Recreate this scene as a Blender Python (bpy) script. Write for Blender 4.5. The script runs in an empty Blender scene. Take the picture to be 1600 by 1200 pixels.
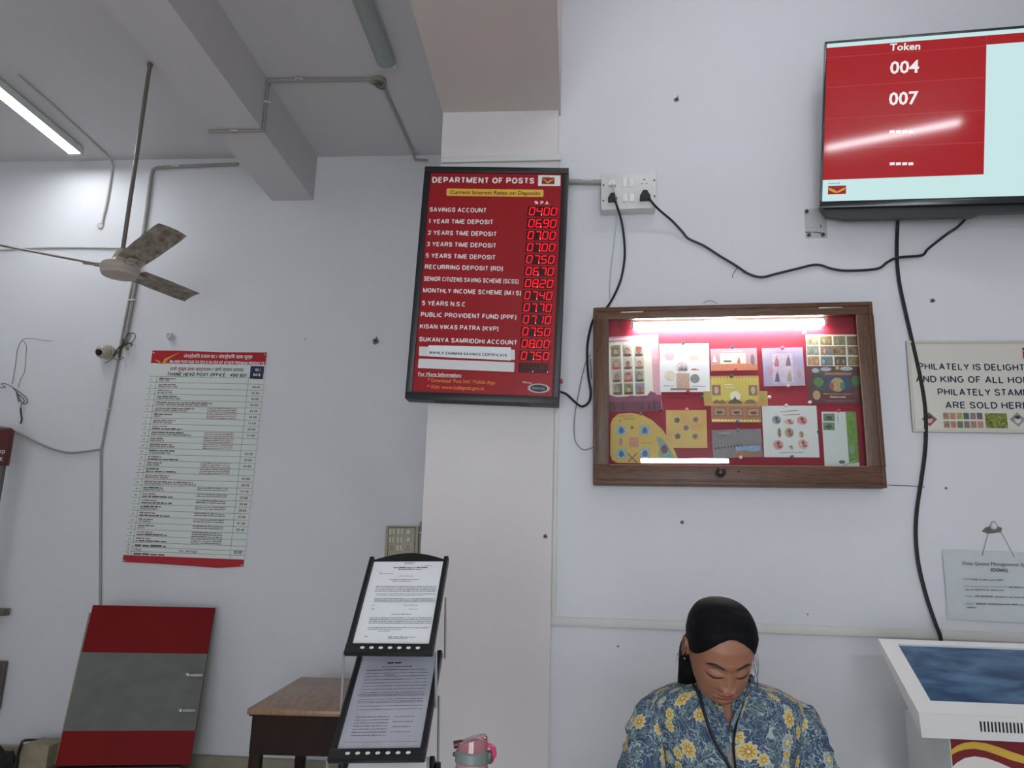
import bpy, bmesh, math, random
import numpy as np
from mathutils import Vector, Matrix
random.seed(7)
S = bpy.context.scene
COL = S.collection
PI = math.pi

# ------------------------------------------------------------------ camera
F_PX, PITCH, ROLL, YAW, SKEW = 1204.34, math.radians(12.6087), math.radians(1.5876), math.radians(4.876), math.radians(3.7247)
CAM = Vector((0, 0, 1.5))
_fw = Vector((-math.sin(YAW)*math.cos(PITCH), math.cos(YAW)*math.cos(PITCH), math.sin(PITCH)))
_r0 = Vector((math.cos(YAW), math.sin(YAW), 0))
_u0 = _r0.cross(_fw)
_up = _u0*math.cos(ROLL) - _r0*math.sin(ROLL)
_rt = _r0*math.cos(ROLL) + _u0*math.sin(ROLL)
cd = bpy.data.cameras.new('camera')
cam = bpy.data.objects.new('camera', cd)
COL.objects.link(cam)
cd.sensor_width = 36
cd.lens = F_PX/1600*36
cd.clip_start = .05
cam.matrix_world = Matrix(((_rt.x, _up.x, -_fw.x, CAM.x), (_rt.y, _up.y, -_fw.y, CAM.y), (_rt.z, _up.z, -_fw.z, CAM.z), (0, 0, 0, 1)))
S.camera = cam

# ------------------------------------------------------------------ light and exposure
S.view_settings.view_transform = 'Standard'
S.view_settings.look = 'None'
S.view_settings.gamma = 1
S.view_settings.use_curve_mapping = False
S.view_settings.exposure = 0.0
world = bpy.data.worlds.new('world')
S.world = world
world.use_nodes = True
world.node_tree.nodes['Background'].inputs[0].default_value = (.86, .93, 1, 1)      # fill daylight, entering by the doorway added behind the viewer
world.node_tree.nodes['Background'].inputs[1].default_value = 6.0
TUBE_STRENGTH = dict(near=24, wall=48, back=128, left=42, bay=14, case=115)     # radiance of each lamp's tube

# ------------------------------------------------------------------ pixel -> place
def ray(px, py):
    return _rt*((px-800)/F_PX) - _up*((py-600)/F_PX) + _fw
def hit(px, py, p, n):
    d = ray(px, py)
    return CAM + d*(((Vector(p)-CAM).dot(n))/d.dot(n))
def hitY(px, py, y): return hit(px, py, (0, y, 0), Vector((0, 1, 0)))
def hitZ(px, py, z): return hit(px, py, (0, 0, z), Vector((0, 0, 1)))
def hitX(px, py, x): return hit(px, py, (x, 0, 0), Vector((1, 0, 0)))
def frame(o, x, y, z=None):
    x = Vector(x).normalized(); y = Vector(y); y = (y - x*y.dot(x)).normalized(); z = x.cross(y)
    return Matrix(((x.x, y.x, z.x, o[0]), (x.y, y.y, z.y, o[1]), (x.z, y.z, z.z, o[2]), (0, 0, 0, 1)))
def loc(M, px, py, z=0.0):
    """the point of frame M's plane (local z) that stands at this spot of the photograph, in local coordinates"""
    n = M.to_3x3().col[2]; p = M @ Vector((0, 0, z))
    q = hit(px, py, p, n)
    return M.inverted() @ q
def anchor(M, px, py, z=0.0):
    A = M.copy(); A.translation = M @ loc(M, px, py, z); return A
def homog(src, dst):
    A = []; b = []
    for (x, y), (u, v) in zip(src, dst):
        A.append([x, y, 1, 0, 0, 0, -u*x, -u*y]); b.append(u)
        A.append([0, 0, 0, x, y, 1, -v*x, -v*y]); b.append(v)
    h = np.linalg.solve(np.array(A, float), np.array(b, float))
    def f(x, y):
        w = h[6]*x + h[7]*y + 1
        return ((h[0]*x+h[1]*y+h[2])/w, (h[3]*x+h[4]*y+h[5])/w)
    return f
def fit(M, quad, z=0.0):
    """best rectangle on M's plane for a quad (tl,tr,br,bl); returns frame at its centre, w, h, map photograph -> local"""
    P = [loc(M, *q, z) for q in quad]
    c = sum(P, Vector())/4
    x = (P[1]-P[0]) + (P[2]-P[3]); y = (P[0]-P[3]) + (P[1]-P[2])
    w = x.length/2; h = y.length/2
    ang = .5*(math.atan2(x.y, x.x) + math.atan2(-y.x, y.y))
    A = M @ Matrix.Translation(c) @ Matrix.Rotation(ang, 4, 'Z')
    return A, w, h, homog(quad, [(-w/2, h/2), (w/2, h/2), (w/2, -h/2), (-w/2, -h/2)])

def pose(quad, width):
    """frame of a flat rectangle of known width from its four corners (tl,tr,br,bl) in the photograph"""
    d = [ray(*q) for q in quad]
    t = np.linalg.solve(np.array([-d[1], d[2], -d[3]]).T, -np.array(d[0]))
    P = [d[0]]+[d[i+1]*float(t[i]) for i in range(3)]
    x = (P[1]-P[0]+P[2]-P[3])/2; y = (P[0]-P[3]+P[1]-P[2])/2; k = width/x.length
    c = CAM+(P[0]+P[1]+P[2]+P[3])/4*k
    w, h = x.length*k, y.length*k
    x.normalize(); y.normalize(); b = (x+y).normalized(); e = (x-y).normalized()
    return frame(c, b+e, b-e), w, h, homog(quad, [(-w/2, h/2), (w/2, h/2), (w/2, -h/2), (-w/2, -h/2)])

# ------------------------------------------------------------------ materials
def lin(c):
    return tuple(((v/255)/12.92 if v/255 <= .04045 else ((v/255+.055)/1.055)**2.4) for v in c)
_mats = {}
def mat(name, rgb=(200, 200, 200), rough=.5, metal=0.0, spec=.5, emit=0.0, noise=0.0, nscale=8.0, bump=0.0, bscale=60.0, alpha=None, rgb2=None, stretch=None, coat=0.0, trans=0.0):
    if name in _mats: return _mats[name]
    m = bpy.data.materials.new(name); _mats[name] = m
    m.use_nodes = True
    nt = m.node_tree; b = nt.nodes['Principled BSDF']
    col = lin(rgb)+(1,)
    b.inputs['Base Color'].default_value = col
    b.inputs['Roughness'].default_value = rough
    b.inputs['Metallic'].default_value = metal
    b.inputs['Specular IOR Level'].default_value = spec
    b.inputs['Coat Weight'].default_value = coat
    b.inputs['Transmission Weight'].default_value = trans
    if emit:
        b.inputs['Emission Color'].default_value = col
        b.inputs['Emission Strength'].default_value = emit
    tc = None
    if noise or bump:
        tc = nt.nodes.new('ShaderNodeTexCoord'); src = tc.outputs['Object']
        if stretch:
            mp = nt.nodes.new('ShaderNodeMapping'); mp.inputs['Scale'].default_value = stretch
            nt.links.new(src, mp.inputs[0]); src = mp.outputs[0]
    if noise:
        n = nt.nodes.new('ShaderNodeTexNoise'); n.inputs['Scale'].default_value = nscale; n.inputs['Detail'].default_value = 5; n.inputs['Roughness'].default_value = .6
        nt.links.new(src, n.inputs['Vector'])
        r = nt.nodes.new('ShaderNodeValToRGB')
        r.color_ramp.elements[0].position = .3; r.color_ramp.elements[1].position = .7
        c2 = lin(rgb2) if rgb2 else tuple(v*(1-noise) for v in col[:3])
        r.color_ramp.elements[0].color = tuple(c2)+(1,); r.color_ramp.elements[1].color = col
        nt.links.new(n.outputs['Fac'], r.inputs['Fac']); nt.links.new(r.outputs['Color'], b.inputs['Base Color'])
    if bump:
        n2 = nt.nodes.new('ShaderNodeTexNoise'); n2.inputs['Scale'].default_value = bscale; n2.inputs['Detail'].default_value = 4
        nt.links.new(src, n2.inputs['Vector'])
        bp = nt.nodes.new('ShaderNodeBump'); bp.inputs['Strength'].default_value = bump; bp.inputs['Distance'].default_value = .01
        nt.links.new(n2.outputs['Fac'], bp.inputs['Height']); nt.links.new(bp.outputs['Normal'], b.inputs['Normal'])
    return m
def glow(name, rgb, strength):
    if name in _mats: return _mats[name]
    m = bpy.data.materials.new(name); _mats[name] = m; m.use_nodes = True
    nt = m.node_tree; nt.nodes.clear()
    e = nt.nodes.new('ShaderNodeEmission'); o = nt.nodes.new('ShaderNodeOutputMaterial')
    e.inputs[0].default_value = lin(rgb)+(1,); e.inputs[1].default_value = strength
    nt.links.new(e.outputs[0], o.inputs[0]); return m
def clear(name, tint=(255, 255, 255), rough=0.0, mix=.08):
    """thin sheet of glass or plastic: mostly see-through with a reflecting surface"""
    if name in _mats: return _mats[name]
    m = bpy.data.materials.new(name); _mats[name] = m; m.use_nodes = True
    nt = m.node_tree; nt.nodes.clear()
    t = nt.nodes.new('ShaderNodeBsdfTransparent'); t.inputs[0].default_value = lin(tint)+(1,)
    g = nt.nodes.new('ShaderNodeBsdfGlossy'); g.inputs['Roughness'].default_value = rough
    f = nt.nodes.new('ShaderNodeFresnel'); f.inputs[0].default_value = 1.5
    a = nt.nodes.new('ShaderNodeMath'); a.operation = 'ADD'; a.inputs[1].default_value = mix-.04
    x = nt.nodes.new('ShaderNodeMixShader'); o = nt.nodes.new('ShaderNodeOutputMaterial')
    ge = nt.nodes.new('ShaderNodeNewGeometry'); io = nt.nodes.new('ShaderNodeMapRange')
    io.inputs[3].default_value = 1.5; io.inputs[4].default_value = 1/1.5
    nt.links.new(ge.outputs['Backfacing'], io.inputs[0]); nt.links.new(io.outputs[0], f.inputs[0])
    nt.links.new(f.outputs[0], a.inputs[0]); nt.links.new(a.outputs[0], x.inputs[0])
    nt.links.new(t.outputs[0], x.inputs[1]); nt.links.new(g.outputs[0], x.inputs[2]); nt.links.new(x.outputs[0], o.inputs[0])
    return m

# ------------------------------------------------------------------ mesh building
_tc = {}
def text_geo(s, bold=0.0, shear=0.0):
    k = (s, bold, shear)
    if k in _tc: return _tc[k]
    c = bpy.data.curves.new('t', 'FONT'); c.body = s; c.resolution_u = 2; c.offset = bold; c.shear = shear
    c.fill_mode = 'FRONT'
    o = bpy.data.objects.new('t', c); me = o.to_mesh()
    V = [(v.co.x, v.co.y) for v in me.vertices]; Fs = [tuple(p.vertices) for p in me.polygons]
    Fs = [f for f, p in zip(Fs, me.polygons)]
    o.to_mesh_clear(); bpy.data.objects.remove(o); bpy.data.curves.remove(c)
    if not V: V = [(0, 0)]
    bb = (min(v[0] for v in V), max(v[0] for v in V), min(v[1] for v in V), max(v[1] for v in V))
    _tc[k] = (V, Fs, bb); return _tc[k]
def spline(pts, n=8, closed=False):
    P = [Vector(p) for p in pts]; out = []; N = len(P)
    rng = range(N if closed else N-1)
    for i in rng:
        p1, p2 = P[i], P[(i+1) % N]
        p0 = P[i-1] if (i > 0 or closed) else p1*2-p2
        p3 = P[(i+2) % N] if (i+2 < N or closed) else p2*2-p1
        for k in range(n):
            t = k/n
            out.append(.5*((2*p1)+(p2-p0)*t+(2*p0-5*p1+4*p2-p3)*t*t+(3*p1-p0-3*p2+p3)*t**3))
    if not closed: out.append(P[-1])
    return out
class MB:
    def __init__(s): s.v = []; s.f = []; s.m = []; s.ms = []; s.uv = {}
    def mi(s, m):
        if m not in s.ms: s.ms.append(m)
        return s.ms.index(m)
    def add(s, V, Fs, m, T=None):
        o = len(s.v); k = s.mi(m)
        for p in V:
            p = Vector(p) if len(p) == 3 else Vector((p[0], p[1], 0))
            s.v.append(T @ p if T else p)
        for f in Fs: s.f.append(tuple(i+o for i in f)); s.m.append(k)
        return s
    def poly(s, pts, m, z=0.0, T=None):
        P = [(p[0], p[1], z if len(p) < 3 else p[2]) for p in pts]
        return s.add(P, [tuple(range(len(P)))], m, T)
    def rect(s, x0, y0, x1, y1, m, z=0.0, T=None):
        x0, x1 = sorted((x0, x1)); y0, y1 = sorted((y0, y1))
        return s.poly([(x0, y0), (x1, y0), (x1, y1), (x0, y1)], m, z, T)
    def disc(s, cx, cy, rx, ry, m, z=0.0, n=20, T=None, a0=0):
        return s.poly([(cx+rx*math.cos(a0+2*PI*i/n), cy+ry*math.sin(a0+2*PI*i/n)) for i in range(n)], m, z, T)
    def prism(s, pts, z0, z1, m, T=None):
        n = len(pts)
        ar = sum(pts[i][0]*pts[(i+1) % n][1]-pts[(i+1) % n][0]*pts[i][1] for i in range(n))
        if ar < 0: pts = pts[::-1]
        V = [(p[0], p[1], z0) for p in pts]+[(p[0], p[1], z1) for p in pts]
        Fs = [tuple(range(n))[::-1], tuple(range(n, 2*n))]+[(i, (i+1) % n, n+(i+1) % n, n+i) for i in range(n)]
        return s.add(V, Fs, m, T)
    def box(s, c, d, m, bev=0.0, T=None, seg=2):
        if bev <= 0:
            x, y, z = d[0]/2, d[1]/2, d[2]/2
            V = [(c[0]+a*x, c[1]+b*y, c[2]+e*z) for a in (-1, 1) for b in (-1, 1) for e in (-1, 1)]
            return s.add(V, [(0, 1, 3, 2), (4, 6, 7, 5), (0, 4, 5, 1), (2, 3, 7, 6), (0, 2, 6, 4), (1, 5, 7, 3)], m, T)
        bm = bmesh.new(); bmesh.ops.create_cube(bm, size=1)
        for v in bm.verts: v.co = Vector((c[0]+v.co.x*d[0], c[1]+v.co.y*d[1], c[2]+v.co.z*d[2]))
        bmesh.ops.bevel(bm, geom=bm.edges[:], offset=min(bev, min(d)*.49), segments=seg, affect='EDGES', profile=.5)
        bm.verts.index_update()
        s.add([v.co.copy() for v in bm.verts], [tuple(v.index for v in f.verts) for f in bm.faces], m, T); bm.free(); return s
    def tube(s, path, r, m, seg=8, closed=False, T=None, caps=True, flat=1.0):
        P = [Vector(p) for p in path]; n = len(P)
        R = r if isinstance(r, (list, tuple)) else [r]*n
        V = []; nrm = None
        for i in range(n):
            a = P[(i-1) % n] if (i > 0 or closed) else P[i]; b = P[(i+1) % n] if (i < n-1 or closed) else P[i]
            t = (b-a); t = t.normalized() if t.length > 1e-9 else Vector((0, 0, 1))
            if nrm is None:
                nrm = t.orthogonal().normalized()
            nrm = nrm - t*nrm.dot(t)
            nrm = nrm.normalized() if nrm.length > 1e-6 else t.orthogonal().normalized()
            bi = t.cross(nrm)
            for k in range(seg):
                an = 2*PI*k/seg
                V.append(P[i]+(nrm*math.cos(an)+bi*math.sin(an)*flat)*R[i])
        Fs = []
        for i in range(n if closed else n-1):
            j = (i+1) % n
            for k in range(seg):
                l = (k+1) % seg
                Fs.append((i*seg+k, i*seg+l, j*seg+l, j*seg+k))
        if caps and not closed:
            Fs.append(tuple(range(seg))[::-1]); Fs.append(tuple((n-1)*seg+k for k in range(seg)))
        return s.add(V, Fs, m, T)
    def lathe(s, prof, m, seg=24, T=None, sx=1.0, sy=1.0):
        V = []; Fs = []; n = len(prof)
        for r, z in prof:
            for k in range(seg):
                a = 2*PI*k/seg; V.append((r*math.cos(a)*sx, r*math.sin(a)*sy, z))
        for i in range(n-1):
            for k in range(seg):
                l = (k+1) % seg; Fs.append((i*seg+k, i*seg+l, (i+1)*seg+l, (i+1)*seg+k))
        Fs.append(tuple(range(seg))[::-1]); Fs.append(tuple((n-1)*seg+k for k in range(seg)))
        return s.add(V, Fs, m, T)
    def grid(s, rows, m, T=None, closed=False):
        nr, nc = len(rows), len(rows[0]); V = [p for r in rows for p in r]; Fs = []
        for i in range(nr-1):
            for j in range(nc if closed else nc-1):
                k = (j+1) % nc
                Fs.append((i*nc+j, i*nc+k, (i+1)*nc+k, (i+1)*nc+j))
        return s.add(V, Fs, m, T)
    def text(s, body, x0, y0, x1, y1, cap, m, z=0.0, bold=0.0, shear=0.0, T=None):
        """lettering whose baseline runs from (x0,y0) to (x1,y1) with capitals `cap` tall"""
        V, Fs, bb = text_geo(body, bold, shear)
        L = math.hypot(x1-x0, y1-y0); sx = L/max(bb[1]-bb[0], 1e-6); sy = cap/.727
        ca, sa = (x1-x0)/L, (y1-y0)/L
        W = []
        for x, y in V:
            a = (x-bb[0])*sx; b = y*sy; W.append((x0+a*ca-b*sa, y0+a*sa+b*ca, z))
        return s.add(W, Fs, m, T)
    def dashes(s, x0, y0, x1, y1, h, m, z=0.0, gap=.35, T=None, rnd=random):
        """a line of print too small to read: short strokes of word length"""
        L = math.hypot(x1-x0, y1-y0); ux, uy = (x1-x0)/L, (y1-y0)/L; t = 0
        while t < L-h*.5:
            w = min(h*rnd.uniform(1.2, 4.5), L-t); hh = h*rnd.uniform(.5, .8)
            a = (x0+ux*t, y0+uy*t); b = (x0+ux*(t+w), y0+uy*(t+w)); nx, ny = -uy*hh, ux*hh
            s.add([(a[0], a[1], z), (b[0], b[1], z), (b[0]+nx, b[1]+ny, z), (a[0]+nx, a[1]+ny, z)], [(0, 1, 2, 3)], m, T)
            t += w+h*gap*rnd.uniform(.7, 1.6)
        return s
    def build(s, name, parent=None, M=None, flat=False, uv=None):
        me = bpy.data.meshes.new(name)
        me.from_pydata([tuple(v) for v in s.v], [], s.f)
        for m in s.ms: me.materials.append(m)
        me.polygons.foreach_set('material_index', s.m)
        if not flat:
            me.polygons.foreach_set('use_smooth', [True]*len(me.polygons))
            me.set_sharp_from_angle(angle=math.radians(38))
        if uv:
            l = me.uv_layers.new(name='uv')
            for lp in me.loops: l.data[lp.index].uv = uv[lp.vertex_index]
        me.update()
        o = bpy.data.objects.new(name, me); COL.objects.link(o)
        if parent is not None: o.parent = parent
        if M is not None: o.matrix_local = M if parent is not None else M
        return o
def tag(o, label=None, cat=None, group=None, kind=None):
    for k, v in (('label', label), ('category', cat), ('group', group), ('kind', kind)):
        if v: o[k] = v
    return o
def thing(name, M, label, cat, group=None):
    o = bpy.data.objects.new(name, None); o.empty_display_size = .05; COL.objects.link(o); o.matrix_world = M
    return tag(o, label, cat, group)
def struct(name, mb, M=None, label=None):
    o = mb.build(name, None, M); o['kind'] = 'structure'
    if label: o['label'] = label
    return o
def TR(x, y, z): return Matrix.Translation((x, y, z))
def RX(a): return Matrix.Rotation(a, 4, 'X')
def RY(a): return Matrix.Rotation(a, 4, 'Y')
def RZ(a): return Matrix.Rotation(a, 4, 'Z')
def dup(o, **props):
    """copy a thing with its parts and sub-parts"""
    c = o.copy(); COL.objects.link(c)
    for ch in list(o.children):
        p = ch.copy(); COL.objects.link(p); p.parent = c
        for g in ch.children:
            q = g.copy(); COL.objects.link(q); q.parent = p
    for k, v in props.items(): c[k] = v
    return c
# ------------------------------------------------------------------ plain sans-serif capitals and digits drawn as strokes
def _el(a0, a1, n=12): return [(.5+.5*math.cos(math.radians(a0+(a1-a0)*k/n)), .5+.5*math.sin(math.radians(a0+(a1-a0)*k/n))) for k in range(n+1)]
_s = [(1, .78), (.84, .95), (.5, 1), (.16, .95), (0, .76), (.14, .59), (.5, .51), (.86, .43), (1, .24), (.84, .05), (.5, 0), (.16, .05), (0, .23)]
GL = {
 'A': (.74, [[(0, 0), (.5, 1), (1, 0)], [(.2, .33), (.8, .33)]]), 'B': (.68, [[(0, 0), (0, 1), (.6, 1), (.9, .92), (.93, .7), (.8, .56), (0, .53)], [(.7, .53), (1, .42), (1, .12), (.7, 0), (0, 0)]]),
 'C': (.72, [_el(48, 312, 14)]), 'D': (.72, [[(0, 0), (0, 1), (.5, 1), (.84, .87), (1, .62), (1, .38), (.84, .13), (.5, 0), (0, 0)]]),
 'E': (.62, [[(1, 1), (0, 1), (0, 0), (1, 0)], [(0, .52), (.92, .52)]]), 'F': (.58, [[(1, 1), (0, 1), (0, 0)], [(0, .5), (.88, .5)]]),
 'G': (.76, [_el(46, 318, 14)+[(.98, .45), (.58, .45)]]), 'H': (.7, [[(0, 0), (0, 1)], [(1, 0), (1, 1)], [(0, .52), (1, .52)]]), 'I': (.17, [[(.5, 0), (.5, 1)]]),
 'J': (.55, [[(1, 1), (1, .25), (.8, .02), (.4, 0), (.05, .1), (0, .3)]]), 'K': (.72, [[(0, 0), (0, 1)], [(1, 1), (0, .4)], [(.34, .6), (1, 0)]]), 'L': (.58, [[(0, 1), (0, 0), (1, 0)]]),
 'M': (.84, [[(0, 0), (0, 1), (.5, .05), (1, 1), (1, 0)]]), 'N': (.7, [[(0, 0), (0, 1), (1, 0), (1, 1)]]), 'O': (.78, [_el(0, 360, 20)]), 'P': (.66, [[(0, 0), (0, 1), (.65, 1), (.95, .9), (1, .72), (.95, .54), (.65, .44), (0, .44)]]),
 'Q': (.78, [_el(0, 360, 20), [(.6, .25), (.98, -.03)]]), 'R': (.7, [[(0, 0), (0, 1), (.65, 1), (.93, .9), (.96, .74), (.9, .56), (.65, .48), (0, .48)], [(.58, .48), (1, 0)]]), 'S': (.66, [_s]), 'T': (.64, [[(0, 1), (1, 1)], [(.5, 1), (.5, 0)]]),
 'U': (.7, [[(0, 1), (0, .3), (.12, .08), (.5, 0), (.88, .08), (1, .3), (1, 1)]]), 'V': (.72, [[(0, 1), (.5, 0), (1, 1)]]), 'W': (.98, [[(0, 1), (.25, 0), (.5, .95), (.75, 0), (1, 1)]]), 'X': (.7, [[(0, 0), (1, 1)], [(0, 1), (1, 0)]]),
 'Y': (.7, [[(0, 1), (.5, .45), (1, 1)], [(.5, .45), (.5, 0)]]), 'Z': (.66, [[(0, 1), (1, 1), (0, 0), (1, 0)]]),
 '0': (.6, [_el(0, 360, 18)]), '1': (.36, [[(.05, .74), (.75, 1), (.75, 0)]]), '2': (.6, [[(0, .75), (.12, .93), (.5, 1), (.9, .92), (1, .72), (.8, .45), (0, 0), (1, 0)]]),
 '3': (.62, [[(0, .84), (.15, .95), (.5, 1), (.9, .9), (.9, .64), (.45, .53)], [(.45, .53), (.95, .42), (1, .2), (.8, .03), (.5, 0), (.18, .03), (0, .16)]]), '4': (.64, [[(.75, 0), (.75, 1), (0, .28), (1, .28)]]),
 '5': (.62, [[(.92, 1), (.16, 1), (.06, .52), (.5, .64), (.9, .54), (1, .31), (.86, .07), (.5, 0), (.18, .03), (0, .15)]]), '6': (.6, [[(.95, .8), (.8, .96), (.5, 1), (.12, .82), (0, .42), (.1, .12), (.5, 0), (.9, .1), (1, .32), (.85, .55), (.5, .6), (.04, .36)]]),
 '7': (.58, [[(0, 1), (1, 1), (.45, .3), (.38, 0)]]), '8': (.6, [[(.5, .53), (.1, .64), (.1, .9), (.5, 1), (.9, .9), (.9, .64), (.5, .53), (0, .38), (.04, .1), (.5, 0), (.96, .1), (1, .38), (.5, .53)]]), '9': (.6, [[(.05, .2), (.2, .04), (.5, 0), (.88, .18), (1, .58), (.9, .88), (.5, 1), (.1, .9), (0, .68), (.15, .45), (.5, .4), (.96, .64)]]),
 '.': (.17, [[(.5, 0), (.5, .06)]]), '-': (.34, [[(0, .38), (1, .38)]]), '/': (.34, [[(0, -.05), (1, 1.05)]]), '(': (.26, [[(1, 1.1), (.4, .9), (.05, .62), (.05, .28), (.4, 0), (1, -.2)]]), ')': (.26, [[(0, 1.1), (.6, .9), (.95, .62), (.95, .28), (.6, 0), (0, -.2)]]), ':': (.17, [[(.5, 0), (.5, .06)], [(.5, .55), (.5, .61)]]),
 '&': (.74, [[(1, 0), (.2, .7), (.2, .9), (.45, 1), (.68, .88), (.62, .68), (.1, .4), (0, .18), (.25, 0), (.6, .08), (.95, .45)]]), '%': (.9, [[(.2, 0), (.8, 1)], [(.2+.17*math.cos(k*.785), .75+.22*math.sin(k*.785)) for k in range(9)], [(.8+.17*math.cos(k*.785), .24+.22*math.sin(k*.785)) for k in range(9)]]),
}
def stroke_geo(s, t):
    V = []; Fs = []; x = 0; lay = 0
    for ch in s:
        if ch == ' ': x += .34; continue
        w, st = GL[ch]
        runs = []
        for pl in st:                      # break strokes at sharp corners so that no strip folds over itself
            Q = [Vector(((max(.05, w-t))*a, (1-t)*b)) for a, b in pl]; cur = [0]
            for i in range(1, len(pl)-1):
                cur.append(i)
                if (Q[i]-Q[i-1]).normalized().dot((Q[i+1]-Q[i]).normalized()) < .35: runs.append((pl, cur)); cur = [i]
            runs.append((pl, cur+[len(pl)-1]))
        for k, (pl0, idx) in enumerate(runs):
            pl = [pl0[i] for i in idx]
            P = [Vector((x+t/2+max(0, w-t)*a, t/2+(1-t)*b)) for a, b in pl]; n = len(P); o = len(V)
            if idx[0] > 0: P[0] = P[0]-(P[1]-P[0]).normalized()*t*.42
            if idx[-1] < len(pl0)-1: P[-1] = P[-1]+(P[-1]-P[-2]).normalized()*t*.42
            closed = (P[0]-P[-1]).length < 1e-6
            for i in range(n):
                a = P[i-1] if i else (P[-2] if closed else None); b = P[i+1] if i < n-1 else (P[1] if closed else None)
                u = (P[i]-a).normalized() if a is not None else None; v = (b-P[i]).normalized() if b is not None else None
                if u is None: u = v
                if v is None: v = u
                m = Vector((-(u.y+v.y), u.x+v.x))
                if m.length < 1e-4: m = Vector((-u.y, u.x))
                m.normalize(); k_ = min(1.7, 1/max(.3, m.dot(Vector((-u.y, u.x)))))
                V.extend([(P[i].x-m.x*k_*t/2, P[i].y-m.y*k_*t/2, k*1.0), (P[i].x+m.x*k_*t/2, P[i].y+m.y*k_*t/2, k*1.0)])
            Fs.extend((o+2*i, o+2*i+2, o+2*i+3, o+2*i+1) for i in range(n-1))
        x += w+.115
    bb = (min(v[0] for v in V), max(v[0] for v in V), 0, 1)
    return V, Fs, bb
def _text(s, body, x0, y0, x1, y1, cap, m, z=0.0, bold=0.0, shear=0.0, T=None, font=None):
    if font is None and body.strip() and all(c == ' ' or c in GL for c in body):
        V, Fs, bb = stroke_geo(body, .15+min(.07, bold*3.2)); ky = cap
    else:
        V, Fs, bb = text_geo(body, bold, shear); ky = cap/.68; shear = 0
    L = math.hypot(x1-x0, y1-y0); sx = L/max(bb[1]-bb[0], 1e-6); ca, sa = (x1-x0)/L, (y1-y0)/L
    W = []
    for p in V:
        a = (p[0]-bb[0]+shear*p[1])*sx; b = p[1]*ky; W.append((x0+a*ca-b*sa, y0+a*sa+b*ca, z+(p[2]*.0002 if len(p) > 2 else 0)))
    return s.add(W, Fs, m, T)
MB.text = _text
# ------------------------------------------------------------------ the setting
YB, ZC = 5.25, 4.45                      # back wall of the left bay, ceiling
lilac = mat('lilac_wall_paint', (216, 216, 221), .62, noise=.035, nscale=2.2, bump=.06, bscale=35)
backp = mat('back_wall_paint', (217, 217, 220), .6, noise=.05, nscale=1.6, bump=.08, bscale=30)
pinkp = mat('pillar_paint', (214, 209, 208), .62, noise=.04, nscale=2.5, bump=.06, bscale=30)
beamp = mat('beam_paint', (205, 195, 190), .65, noise=.04, nscale=3, bump=.05, bscale=30)
ceilp = mat('ceiling_paint', (206, 202, 203), .68, noise=.04, nscale=1.5, bump=.05, bscale=25)
stone = mat('beige_stone', (150, 142, 122), .5, noise=.25, nscale=9)
floorm = mat('floor_tile', (198, 192, 182), .35, noise=.1, nscale=6)
creamp = mat('cream_strip', (212, 211, 206), .5, noise=.05, nscale=14)

PR = hitY(866, 600, 3.55); PR.z = 0
xR = Vector((math.cos(SKEW), -math.sin(SKEW), 0)); nR = Vector((-math.sin(SKEW), -math.cos(SKEW), 0))
WR = frame(PR, xR, (0, 0, 1))             # right-hand wall: x along it, y up, z out of it
WB = frame((0, YB, 0), (1, 0, 0), (0, 0, 1))
YP = 3.5
WP = frame((0, YP, 0), (1, 0, 0), (0, 0, 1))   # pillar face
CE = frame((0, 0, ZC), (1, 0, 0), (0, -1, 0))   # ceiling seen from below: z points down
PXL, PXR = -.690, -.102
XW, XE, YS = -4.9, 3.5, -3.25
struct('floor', MB().box(((XW+XE)/2, (YS+YB)/2, -.05), (XE-XW, YB-YS, .1), floorm))
struct('ceiling', MB().box(((XW+XE)/2, (YS+YB)/2, ZC+.06), (XE-XW, YB-YS, .12), ceilp))
struct('wall_back', MB().box(((XW+PXL)/2, YB+.06, ZC/2), (PXL-XW, .12, ZC), backp))
struct('wall_west', MB().box((XW-.06, (YS+YB)/2, ZC/2), (.12, YB-YS, ZC), backp))
yE = PR.y-(XE-PR.x)*math.tan(SKEW)
struct('wall_north', MB().prism([(PXL+.02, YP+.1), (PXR, PR.y+(PR.x-PXR)*math.tan(SKEW)), (XE, yE), (XE, YB), (PXL+.02, YB)], 0, ZC, lilac))
struct('wall_east', MB().box((XE+.06, (YS+YB)/2, ZC/2), (.12, YB-YS, ZC), lilac))
DX0, DX1, DZ = -2.3, 1.1, 2.15             # unseen doorway added behind the viewer to brighten the room with daylight
ws = MB()
for x0, x1, z0, z1 in ((XW, DX0, 0, ZC), (DX1, XE, 0, ZC), (DX0, DX1, DZ, ZC)): ws.box(((x0+x1)/2, YS-.06, (z0+z1)/2), (x1-x0, .12, z1-z0), lilac)
struct('wall_south', ws)
df = MB(); dfm = mat('fill_frame_paint', (150, 140, 128), .5)
for x in (DX0+.03, DX1-.03, (DX0+DX1)/2): df.box((x, YS-.06, DZ/2), (.06, .16, DZ), dfm, bev=.004)
df.box(((DX0+DX1)/2, YS-.06, DZ-.03), (DX1-DX0, .16, .06), dfm, bev=.004)
struct('door_1', df)  # frame of the added opening for fill light
pl = bpy.data.lights.new('fill_portal', 'AREA'); pl.shape = 'RECTANGLE'; pl.size = DX1-DX0; pl.size_y = DZ; pl.cycles.is_portal = True  # samples the fill daylight through the added opening
po = bpy.data.objects.new('fill_portal', pl); COL.objects.link(po); po.matrix_world = frame(((DX0+DX1)/2, YS-.13, DZ/2), (1, 0, 0), (0, 0, 1)) @ Matrix.Rotation(0, 4, 'X')
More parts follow.
